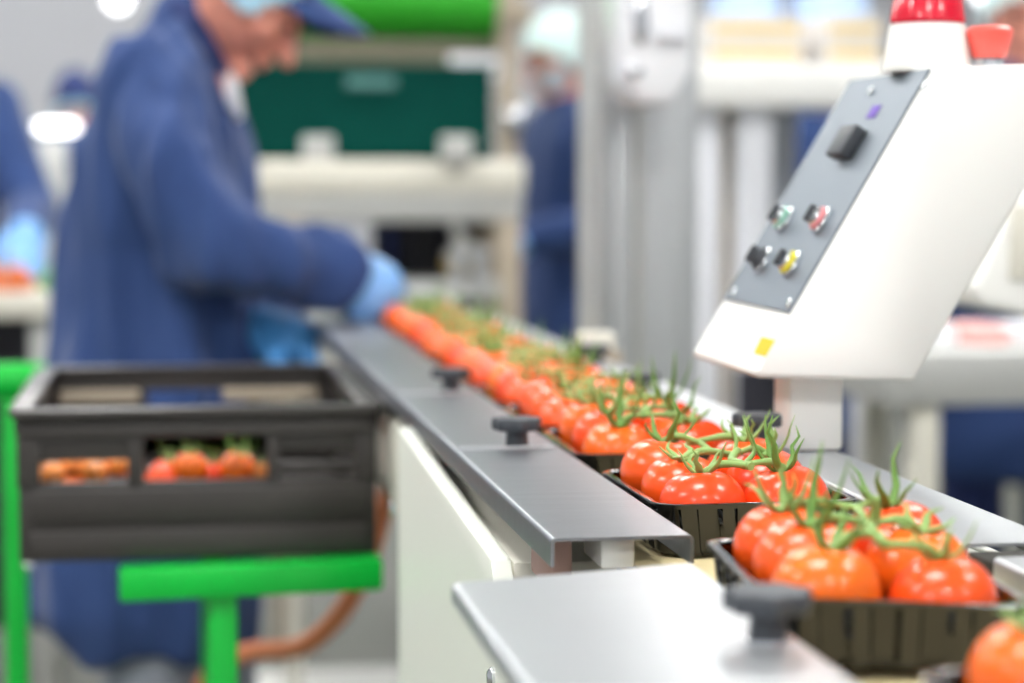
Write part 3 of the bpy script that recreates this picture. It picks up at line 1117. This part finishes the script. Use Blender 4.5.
# collar, shirt, cuffs, seams
bm = bmesh.new()
cp = []
c0 = at(203, 34, 3.67)
axn = (hc - neck).normalized()
s, t = frame(axn)
for k in range(25):
    a = 2 * PI * k / 24
    cp.append(c0 + (s * math.cos(a) * .082 + t * math.sin(a) * .072) + axn * (.008 * math.cos(a * 2)))
tube(bm, cp, [.017] * 25, 10)
finish(bm, 'collar', 'navy_dark', man)
bm = bmesh.new()
tube(bm, [at(228, 72, 3.66), at(229, 86, 3.65), at(234, 102, 3.65), at(240, 118, 3.66)], [.012, .016, .013, .006], 12)
finish(bm, 'shirt_front', 'white_cloth', man)
bm = bmesh.new(); hand_shape(bm, wrR, hd, hn, V((0, 1, .2)), .004, .5, 1.1)
cuffd = (wrR - elR).normalized()
capsule(bm, wrR - cuffd * .008, wrR + hd.normalized() * .06, .046, .058)
remesh(bm, 'glove', 'glove_blue', man, .0045, 3)
bm = bmesh.new(); hand_shape(bm, wrL, hdL, hnL, V((-.5, -.8, .1)), .0035, .8, 1.08)
capsule(bm, wrL - hdL.normalized() * .02, wrL + hdL.normalized() * .05, .044, .048)
remesh(bm, 'glove', 'glove_teal', man, .0045, 3)
bm = bmesh.new()
for hh, kk, aa in ((hipR, knR, ankR), (hipL, knL, ankL)):
    chain(bm, [hh, kk, aa + V((0, 0, .02))], [.098, .082, .068]); capsule(bm, pel - V((0, 0, .03)), hh, .1, .098)
remesh(bm, 'trousers', 'trouser_grey', man, .009, 5, (.008, 11, 6))
for aa in (ankR, ankL):
    bm = bmesh.new(); capsule(bm, aa - V((.03, 0, .046)), aa + V((.17, 0, -.05)), .043, .038)
    capsule(bm, aa - V((.02, 0, .03)), aa, .045, .045)
    box(bm, aa + V((-.07, -.042, -.0895)), aa + V((.2, .042, -.06)), .01)
    remesh(bm, 'shoe', 'shoe_dark', man, .007, 3)


# ---- co-workers in the background, one pattern, each posed by turning
def worker(label, loc, yaw, hat, reach=.0, group=None, s=1.0, lean=.0, netmat='hairnet_mint', mask=False, glove='glove_blue', legs='navy_dark', coatm='navy', arms=True, headyaw=0.):
    w = thing('person', label, 'person', loc, group)
    M = Matrix.Translation(V(loc)) @ Matrix.Rotation(yaw, 4, 'Z') @ Matrix.Scale(s, 4)
    P = lambda x, y, z: M @ V((x + lean * max(0, z - .95), y, z))
    R3 = M.to_3x3().normalized()
    hcc = P(.035, 0, 1.60)
    B = R3 @ Matrix.Rotation(headyaw, 3, 'Z') @ basis(V((1, 0, -.35)), V((.35, 0, 1)))
    bm = bmesh.new()
    head_shape(bm, hcc, B, s)
    nk, ch, pe = P(0, 0, 1.44), P(0, 0, 1.25), P(0, 0, .93)
    capsule(bm, nk, P(.01, 0, 1.55), .062 * s, .058 * s); capsule(bm, ch, nk, .115 * s, .06 * s); capsule(bm, pe, ch, .11 * s, .115 * s)
    for y in (-1, 1):
        sh, el, wr = P(0, .18 * y, 1.38), P(.05 + .1 * reach, .24 * y, 1.10), P(.26 + .12 * reach, .17 * y, 1.06)
        capsule(bm, P(0, 0, 1.33), sh, .07 * s, .05 * s)
        chain(bm, [sh, el, wr], [.05 * s, .04 * s, .028 * s])
        hand_shape(bm, wr, R3 @ V((.9, -.15 * y, -.4)), R3 @ V((-.3, 0, -1)), R3 @ V((0, -y, .2)), 0, .5, s)
        hp, kn_, an = P(0, .09 * y, .88), P(.02, .1 * y, .48), P(0, .1 * y, .09)
        chain(bm, [hp, kn_, an], [.085 * s, .056 * s, .042 * s]); capsule(bm, pe, hp, .1 * s, .09 * s)
        capsule(bm, an - R3 @ V((.02, 0, 0)) - V((0, 0, .045)), an + R3 @ V((.15, 0, 0)) - V((0, 0, .052)), .04 * s, .032 * s)
    remesh(bm, 'body', 'skin', w, .009, 3)
    eyes(w, hcc, B)
    ax, ay = R3 @ V((1, 0, 0)), R3 @ V((0, 1, 0))
    bm = bmesh.new()
    loft(bm, [(P(0, 0, .50), .15 * s, .215 * s, ax, ay), (P(0, 0, .52), .16 * s, .225 * s, ax, ay), (P(0, 0, .8), .15 * s, .21 * s, ax, ay), (P(0, 0, 1.0), .135 * s, .19 * s, ax, ay), (P(0, 0, 1.2), .14 * s, .205 * s, ax, ay),
              (P(0, 0, 1.34), .13 * s, .22 * s, ax, ay), (P(0, 0, 1.41), .11 * s, .19 * s, ax, ay), (P(0, 0, 1.45), .09 * s, .13 * s, ax, ay), (P(0, 0, 1.485), .075 * s, .08 * s, ax, ay)])
    for y in (-1, 1):
        chain(bm, [P(0, .19 * y, 1.375), P(.05 + .1 * reach, .25 * y, 1.10), P(.25 + .12 * reach, .175 * y, 1.06)], [.075 * s, .068 * s, .052 * s])
    remesh(bm, 'coat', coatm, w, .011, 6, (.012, 9, 3))
    for y in (-1, 1):
        wr = P(.26 + .12 * reach, .17 * y, 1.06)
        bm = bmesh.new(); hand_shape(bm, wr, R3 @ V((.9, -.15 * y, -.4)), R3 @ V((-.3, 0, -1)), R3 @ V((0, -y, .2)), .0035, .5, s * 1.06)
        capsule(bm, wr, wr + R3 @ V((.05, 0, -.02)), .040 * s, .046 * s)
        remesh(bm, 'glove', glove, w, .006, 3)
    bm = bmesh.new()
    for y in (-1, 1): chain(bm, [P(0, .09 * y, .88), P(.02, .1 * y, .48), P(0, .1 * y, .11)], [.1 * s, .08 * s, .066 * s])
    remesh(bm, 'trousers', legs, w, .012, 4, (.008, 11, 6))
    for y in (-1, 1):
        an = P(0, .1 * y, .09)
        bm = bmesh.new(); capsule(bm, an - R3 @ V((.03, 0, 0)) - V((0, 0, .044)), an + R3 @ V((.17, 0, 0)) - V((0, 0, .048)), .044 * s, .039 * s)
        remesh(bm, 'shoe', 'shoe_dark', w, .009, 2)
    if hat == 'cap':
        shell('hair_net', hcc, B, (1.10, 1.18, 1.10), lambda p: p.z > -.07 + max(0, p.x + .01) * 1.2, 'hairnet_blue', w)
        cpp = shell('cap', hcc, B, (1.14, 1.22, 1.14), lambda p: p.z > -.045 + .9 * max(0, p.x), 'navy_dark', w, .004)
        cap_peak(cpp, hcc, B, 'navy_dark', .098, .07, .075, -.1)
    elif hat == 'net':
        shell('hair_net', hcc, B, (1.28, 1.34, 1.2), lambda p: p.z > -.055 + max(0, p.x + .02) * 1.0, netmat, w, shift=(-.012, 0, .01))
    if mask:
        shell('face_mask', hcc, B, (1.22, 1.1, 1.05), lambda p: p.x > .03 and p.z < -.012 and p.z > -.118, 'white_cloth', w)
    return w


p = at(551, 300, 6.85)
worker('person with mint hair net and white mask beside the steel cabinet', (p.x + .06, p.y, 0), math.radians(196), 'net', s=1.02, mask=True, reach=-.3)
p = at(-80, 200, 6.1)
worker('person in navy coat cut off by the left picture edge', (p.x, p.y, 0), math.radians(-72), 'net', s=1.06, lean=.10, reach=1.0)
p = at(76, 100, 9.2)
worker('distant person in dark navy cap behind the big worker\'s back', (p.x, p.y, 0), math.radians(95), 'cap', s=1.0)
p = at(818, 140, 6.6)
worker('person in navy coat behind the white strips and console', (p.x, p.y, 0), math.radians(60), 'net', s=.98)
p = at(1004, 300, 5.45)
worker('person in navy coat and dark trousers behind the right-hand steel table', (p.x + .03, p.y, 0), math.radians(-100), 'net', s=1.04, legs='navy_dark')

# ------------------------------------------------------------------ machine at the end of the conveyor
def ebox(name, pxs, d, thick, m, parent, bev=.004):
    lo, hi = pxbox(*pxs, d, thick)
    bm = bmesh.new(); box(bm, lo, hi, bev)
    return finish(bm, name, m, parent)


p = at(390, 300, 5.5)
mc = thing('weighing_machine', 'cream-topped machine bench standing at the end of the conveyor', 'machine', (p.x, p.y, 0))
ebox('bench_top', (255, 160, 529, 194), 5.5, .5, 'cream', mc, .012)
ebox('bench_apron', (262, 194, 526, 222), 5.52, .45, 'steel_dull', mc)
for x0 in (303, 442):
    ebox('bracket', (x0, 136, x0 + 31, 164), 5.48, .05, 'steel_dull', mc, .006)
lo, hi = pxbox(500, 222, 524, 330, 5.52, .06)
for xx in (lo.x, lo.x - .55):
    bm = bmesh.new(); box(bm, (xx, lo.y, 0), (xx + .055, lo.y + .06, hi.z), .004); finish(bm, 'leg', 'tan', mc)
    bm = bmesh.new(); box(bm, (xx, lo.y + .38, 0), (xx + .055, lo.y + .44, hi.z), .004); finish(bm, 'leg', 'tan', mc)
ebox('lower_shelf', (385, 283, 520, 300), 5.5, .42, 'steel_dull', mc)
ebox('back_sheet', (372, 222, 500, 283), 5.93, .02, 'void', mc)  # dark sheet standing in for the dark space behind the legs
for x0, x1, m in ((420, 432, 'shoe_dark'), (455, 462, 'tan'), (385, 395, 'navy_dark')):
    ebox('cable_duct', (x0, 224, x1, 282), 5.88, .03, m, mc)
q = at(460, 262, 5.6)
bm = bmesh.new(); lathe(bm, [(.03, -.03), (.042, -.02), (.042, .02), (.03, .03)], q, V((0, 1, 0)), 20); finish(bm, 'brass_valve', 'brass', mc)
bm = bmesh.new(); tube(bm, smoothpath([at(452, 224, 5.6), at(466, 245, 5.6), at(478, 262, 5.6), at(484, 283, 5.6)], 4), .016, 10); finish(bm, 'pipe', 'steel_dull', mc)
for x in (470, 492):
    q = at(x, 300, 5.3)
    bm = bmesh.new(); lathe(bm, [(.02, -.0), (.02, .06), (.03, .062), (.03, .085), (.018, .09)], (q.x, q.y + .22, at(x, 283, 5.5).z), n=18); finish(bm, 'adjuster', 'steel_satin', mc)
# rear upright frame of the same line with green roller and brown beam
p = at(380, 60, 6.25)
fr = thing('roller_machine', 'steel frame with bright green roller behind the teal crate', 'machine', (p.x, p.y, 0))
lo, hi = pxbox(500, 0, 519, 100, 6.3, .07)
for xx in (lo.x, at(225, 50, 6.3).x):
    bm = bmesh.new(); box(bm, (xx, lo.y, 0), (xx + .055, lo.y + .07, 1.95), .004); finish(bm, 'upright', 'tan', fr)
a, b = at(228, -6, 6.2), at(518, -6, 6.2)
bm = bmesh.new(); tube(bm, [V((a.x, a.y + .1, a.z)), V((a.x + .01, a.y + .1, a.z)), V((b.x - .01, a.y + .1, b.z)), V((b.x, a.y + .1, b.z))], [.11, .122, .122, .11], 32); finish(bm, 'roller', 'roller_green', fr)
ebox('cross_beam', (228, 40, 500, 64), 6.3, .06, 'beam_brown', fr)
ebox('end_bracket', (516, 0, 532, 26), 6.2, .1, 'tan', fr)
q = at(524, 118, 6.2)
bm = bmesh.new(); lathe(bm, [(.02, -.02), (.035, -.012), (.035, .012), (.02, .02)], (q.x - .01, lo.y - .021, q.z), V((0, 1, 0)), 20); finish(bm, 'glint_disc', 'steel_bright', fr)  # bright disc added for a glint of metal beside the upright
ebox('paper_label', (449, 54, 500, 78), 6.28, .004, 'white_cloth', fr, 0)
# dark teal crate
lo, hi = pxbox(238, 64, 494, 157, 5.66, .3)
tc_ = thing('plastic_crate', 'large dark teal ribbed crate standing on the cream bench', 'crate', ((lo.x + hi.x) / 2, (lo.y + hi.y) / 2, lo.z))
zbt = pxbox(255, 160, 529, 194, 5.5, .5)[1].z + .001
lo.z = zbt
bm = bmesh.new()
box(bm, lo, (hi.x, lo.y + .012, hi.z)); box(bm, (lo.x, hi.y - .012, lo.z), hi)
box(bm, (lo.x, lo.y, lo.z), (lo.x + .012, hi.y, hi.z)); box(bm, (hi.x - .012, lo.y, lo.z), hi)
box(bm, lo, (hi.x, hi.y, lo.z + .012))
for k in range(5):
    z = lo.z + (hi.z - lo.z) * (.12 + .2 * k)
    box(bm, (lo.x - .006, lo.y - .008, z), (hi.x + .006, lo.y, z + .014), .002)
finish(bm, 'crate_body', 'crate_teal', tc_)
bm = bmesh.new(); box(bm, (lo.x - .008, lo.y - .012, hi.z - .018), (hi.x + .008, lo.y + .014, hi.z), .004); box(bm, (lo.x - .008, hi.y - .014, hi.z - .018), (hi.x + .008, hi.y + .008, hi.z), .004)
finish(bm, 'crate_rim', 'crate_teal', tc_)
ebox('faded_label', (346, 76, 396, 87), 5.635, .006, 'label_grey', tc_, 0)

# ------------------------------------------------------------------ steel cabinet and packing rack, right of centre
p = at(640, 300, 3.6)
cb = thing('steel_cabinet', 'tall stainless steel cabinet with folded panels behind the conveyor', 'cabinet', (p.x, p.y, 0))


def column(name, x0, x1, d, m, parent, ztop=2.2, thick=.1, z0=0.0, bev=.004):
    a, b = at(x0, 200, d), at(x1, 200, d)
    y = (a.y + b.y) / 2
    bm = bmesh.new(); box(bm, (a.x, y, z0), (b.x, y + thick, ztop), bev)
    return finish(bm, name, m, parent)


column('side_panel', 598, 603, 3.55, 'steel_dull', cb, thick=.18)
column('corner_post', 603, 612, 3.57, 'steel_satin', cb, thick=.16)
column('door', 612, 640, 3.585, 'steel_satin', cb, thick=.14)
column('door', 641, 699, 3.60, 'steel_satin', cb, thick=.13)
column('edge_strip', 636, 643, 3.57, 'steel_dull', cb, thick=.02)
column('plinth', 582, 698, 3.56, 'knob_black', cb, ztop=.12, thick=.03)
lo, hi = pxbox(600, -10, 616, 40, 3.53, .015)
bm = bmesh.new(); box(bm, lo, hi, .003); finish(bm, 'vent_cover', 'steel_dull', cb)
# wrapped white unit hung on the cabinet front
lo, hi = pxbox(626, -40, 694, 104, 3.33, .2)
wu = thing('hanging_hopper', 'white film-wrapped hopper hanging on the steel cabinet front', 'hopper', ((lo.x + hi.x) / 2, hi.y, lo.z))
bm = bmesh.new()
prism(bm, [(lo.x, lo.y, hi.z), (hi.x, lo.y, hi.z), (hi.x, lo.y, lo.z + .05), (hi.x - .03, lo.y, lo.z), (lo.x + .02, lo.y, lo.z), (lo.x, lo.y, lo.z + .04)], (0, .18, 0), .012)
finish(bm, 'hopper_body', 'film_white', wu)
for px, py, r in ((636, 70, .012), (641, 20, .012)):
    q = at(px, py, 3.32)
    bm = bmesh.new(); ell(bm, (q.x, lo.y - .004, q.z), (r, .006, r * (1 if py > 50 else 3.2)), n=14)
    finish(bm, 'latch', 'steel_bright', wu)
lo2, hi2 = pxbox(655, 28, 690, 40, 3.32, .01)
bm = bmesh.new(); box(bm, lo2, hi2, .002); finish(bm, 'seam_band', 'strip_white', wu)

p = at(770, 200, 5.3)
rk = thing('packing_rack', 'white rack with upright posts and shelf holding pale cartons', 'rack', (p.x, p.y, 0))
column('post', 699, 722, 5.2, 'strip_white', rk, thick=.06, ztop=1.44)
column('post', 738, 772, 5.2, 'strip_white', rk, thick=.06, ztop=1.44)
column('post', 860, 884, 5.2, 'strip_white', rk, thick=.06, ztop=1.44)
column('back_sheet', 699, 800, 5.6, 'steel_satin', rk, thick=.02, ztop=1.43)
column('divider', 726, 735, 5.4, 'tan', rk, thick=.05, ztop=1.43)
lo, hi = pxbox(690, 64, 905, 106, 5.12, .5)
bm = bmesh.new(); box(bm, lo, hi, .01); finish(bm, 'shelf', 'enamel', rk)
zsh = hi.z
ebox('shelf_slot', (730, 74, 786, 84), 5.112, .006, 'steel_dull', rk, .001)
ebox('scraper', (660, 96, 694, 104), 5.05, .05, 'steel_bright', rk)
for px0, px1, lab in ((708, 806, 'larger pale carton with two yellow bands on the white shelf'), (826, 884, 'smaller pale carton with two yellow bands beside the red lamp')):
    lo, hi = pxbox(px0, 16, px1, 64, 5.2, .3)
    lo.z = zsh + .0005
    ct = thing('carton', lab, 'carton', ((lo.x + hi.x) / 2, (lo.y + hi.y) / 2, lo.z))
    bm = bmesh.new(); box(bm, lo, hi, .004); finish(bm, 'carton_body', 'carton', ct)
    for f in (.18, .66):
        z = lo.z + (hi.z - lo.z) * f
        bm = bmesh.new(); box(bm, (lo.x + .008, lo.y - .001, z), (hi.x - .012, lo.y - .0002, z + (hi.z - lo.z) * .16)); finish(bm, 'yellow_band', 'carton_band', ct, smooth=False)
    bm = bmesh.new(); box(bm, (lo.x + (hi.x - lo.x) * .45, lo.y + .002, hi.z + .0002), (lo.x + (hi.x - lo.x) * .55, hi.y - .002, hi.z + .001)); finish(bm, 'sealing_tape', 'strip_white', ct, smooth=False)
# pale blue sacks above
for px0, px1, lab in ((715, 790, 'pale blue sack behind the larger carton'), (800, 880, 'pale blue sack behind the smaller carton')):
    lo, hi = pxbox(px0, -30, px1, 64, 5.6, .16)
    bm = bmesh.new()
    c = (lo + hi) / 2
    loft(bm, [(V((c.x, c.y, zsh + .001)), (hi.x - lo.x) * .46, .07, V((1, 0, 0)), V((0, 1, 0))), (V((c.x, c.y, zsh + .03)), (hi.x - lo.x) * .5, .085, V((1, 0, 0)), V((0, 1, 0))),
              (V((c.x, c.y, hi.z - .04)), (hi.x - lo.x) * .47, .08, V((1, 0, 0)), V((0, 1, 0))), (V((c.x, c.y, hi.z)), (hi.x - lo.x) * .42, .05, V((1, 0, 0)), V((0, 1, 0)))])
    tag(finish(bm, 'sack', 'pale_blue'), lab, 'sack')

# ------------------------------------------------------------------ right-hand table, packs, second console
p0, p1 = at(885, 352, 4.0), at(1100, 352, 4.0)
tb = thing('work_table', 'steel work table right of the white console', 'table', (p0.x + .3, p0.y + .4, 0))
bm = bmesh.new(); box(bm, (p0.x, p0.y, p0.z - .10), (p0.x + 1.1, p0.y + .85, p0.z), .006); finish(bm, 'table_top', 'steel_dull', tb)
q = at(918, 450, 4.02).x
for xx, yy in ((q, p0.y + .02), (q + .9, p0.y + .02), (at(862, 450, 4.6).x + .08, p0.y + .78), (q + .9, p0.y + .78)):
    bm = bmesh.new(); box(bm, (xx, yy, 0), (xx + .05, yy + .05, p0.z - .10), .004); finish(bm, 'leg', 'cream', tb)
bm = bmesh.new(); box(bm, (q - .12, p0.y + .83, .1), (q + .10, p0.y + .845, p0.z - .1), .002); finish(bm, 'back_sheet', 'void', tb)  # dark sheet added to darken the view beneath the table
for k, (px, w, m, lab) in enumerate(((925, .05, 'white_cloth', 'flat white pack at the left end of the steel table'), (975, .055, 'pink_pack', 'flat pink pack in the middle of the steel table'), (1027, .055, 'white_cloth', 'flat white pack at the picture edge on the steel table'))):
    q = at(px, 340, 4.25)
    bm = bmesh.new()
    zz = p0.z + .0005
    loft(bm, [(V((q.x, q.y, zz)), w * .92, .09, V((1, 0, 0)), V((0, 1, 0))), (V((q.x, q.y, zz + .012)), w, .1, V((1, 0, 0)), V((0, 1, 0))), (V((q.x, q.y, zz + .03)), w * .9, .085, V((1, 0, 0)), V((0, 1, 0))), (V((q.x, q.y, zz + .036)), w * .6, .05, V((1, 0, 0)), V((0, 1, 0)))])
    tag(finish(bm, 'produce_pack', m), lab, 'pack')
# second slanted white machine hood at the picture edge
pp = [at(x, y, 2.75) for x, y in ((1010, 215), (977, 286), (982, 306), (1060, 322), (1110, 180), (1085, 120))]
hd_ = thing('machine_hood', 'tilted white machine hood at right picture edge above the table', 'hood', (pp[3].x, pp[3].y + .1, p0.z))
yh = pp[0].y
pp = [V((q.x, yh, q.z)) for q in pp]
bm = bmesh.new(); prism(bm, pp, (0, .25, 0), .006); finish(bm, 'hood_shell', 'enamel', hd_)
cpos = pp[3]
bm = bmesh.new(); box(bm, (cpos.x + .07, yh + .1, 0), (cpos.x + .12, yh + .15, cpos.z + .10), .004); finish(bm, 'post', 'enamel', hd_)
bm = bmesh.new(); box(bm, (cpos.x, yh + .02, 0), (cpos.x + .2, yh + .23, .012), .004); finish(bm, 'base_plate', 'steel_dull', hd_)
lo, hi = pxbox(1012, 205, 1040, 280, 2.745, .004)
bm = bmesh.new(); box(bm, (lo.x, yh - .004, lo.z), (hi.x, yh - .0002, hi.z), .001); finish(bm, 'cream_plate', 'cream', hd_)

# ------------------------------------------------------------------ left background
p0, p1 = at(-90, 296, 5.05), at(62, 296, 5.05)
lt = thing('sorting_table', 'pale sorting table behind the crate at the left picture edge', 'table', ((p0.x + p1.x) / 2, p0.y + .3, 0))
bm = bmesh.new(); box(bm, (p0.x - .5, p0.y, p0.z - .055), (p1.x, p0.y + .7, p0.z), .006); finish(bm, 'table_top', 'cream', lt)
for xx in (p0.x - .4, p1.x - .08):
    for yy in (p0.y + .05, p0.y + .6):
        bm = bmesh.new(); box(bm, (xx, yy, 0), (xx + .05, yy + .05, p0.z - .055), .004); finish(bm, 'leg', 'steel_dull', lt)
bm = bmesh.new(); box(bm, (p0.x - .4, p0.y + .56, .1), (p1.x - .03, p0.y + .58, p0.z - .08), .003); finish(bm, 'back_sheet', 'void', lt)  # dark sheet standing in for the dark space below this table
pr = 0
for px, m, lab in ((-6, 'produce_orange', 'orange produce punnet at left picture edge on sorting table'), (18, 'produce_orange', 'orange produce punnet beside the blue glove on sorting table'), (54, 'produce_green', 'small green produce bunch at right end of sorting table')):
    q = at(px, 292, 5.16)
    b_ = thing('produce_punnet', lab, 'produce', (q.x, q.y, p0.z))
    for k in range(5):
        bm = bmesh.new(); ell(bm, (q.x + .022 * math.cos(k * 1.257), q.y + .02 * math.sin(k * 1.257), p0.z + .025), (.022, .022, .02), n=14)
        finish(bm, 'piece', m, b_)
    bm = bmesh.new(); ell(bm, (q.x, q.y, p0.z + .048), (.022, .022, .02), n=14); finish(bm, 'piece', m, b_)
# grey column; the glowing bar on top stands in for a saturated highlight
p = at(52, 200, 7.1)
sc_ = thing('highlight_column', 'grey column with bright rounded lamp head behind the worker\'s back', 'lamp', (p.x, p.y, 0))
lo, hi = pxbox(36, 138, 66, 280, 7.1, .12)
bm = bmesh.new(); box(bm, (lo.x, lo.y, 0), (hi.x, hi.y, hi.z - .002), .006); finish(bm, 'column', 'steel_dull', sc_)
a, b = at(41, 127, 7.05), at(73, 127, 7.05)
bm = bmesh.new(); tube(bm, [a + V((-.014, 0, 0)), a, b, b + V((.014, 0, 0))], [.010, .018, .018, .010], 20); finish(bm, 'highlight_bar', 'glow_soft', sc_)
# round hanging lamps seen far off
for px, py, lab in ((118, -1, 'round white hanging lamp above the big worker\'s back'), (985, -8, 'round white hanging lamp behind the red emergency button')):
    q = at(px, py, 12.5)
    hl = thing('hanging_lamp', lab, 'lamp', (q.x, q.y, q.z))
    bm = bmesh.new(); ell(bm, q, .06, n=24); finish(bm, 'glass_globe', 'glow_soft', hl)
    bm = bmesh.new(); tube(bm, [q + V((0, 0, .08)), V((q.x, q.y, H))], .008, 8); finish(bm, 'cord', 'shoe_dark', hl)
# low pale plinth on the floor beyond the stand
p = at(300, 664, 4.4)
pl = thing('floor_pallet', 'pale low pallet on the floor under the conveyor', 'pallet', (p.x, p.y, 0))
for k in range(5):
    bm = bmesh.new(); box(bm, (p.x - .35 + .01, p.y + .15 * k, .10), (p.x + .5, p.y + .15 * k + .12, .12), .003); finish(bm, 'deck_board', 'steel_dull', pl)
for k in range(3):
    bm = bmesh.new(); box(bm, (p.x - .34 + .37 * k, p.y, 0), (p.x - .26 + .37 * k, p.y + .72, .0995), .003); finish(bm, 'runner', 'tan', pl)

# ------------------------------------------------------------------ light, colour management
w = bpy.data.worlds.new('world')
S.world = w
w.use_nodes = True
w.node_tree.nodes['Background'].inputs[0].default_value = (.9, .95, 1, 1)
w.node_tree.nodes['Background'].inputs[1].default_value = .5
S.view_settings.view_transform = 'Standard'
S.view_settings.look = 'None'
S.view_settings.gamma = 1
S.view_settings.use_curve_mapping = False
S.view_settings.exposure = 0.5
S.cycles.use_denoising = True
S.cycles.max_bounces = 8
S.cycles.sample_clamp_indirect = 8
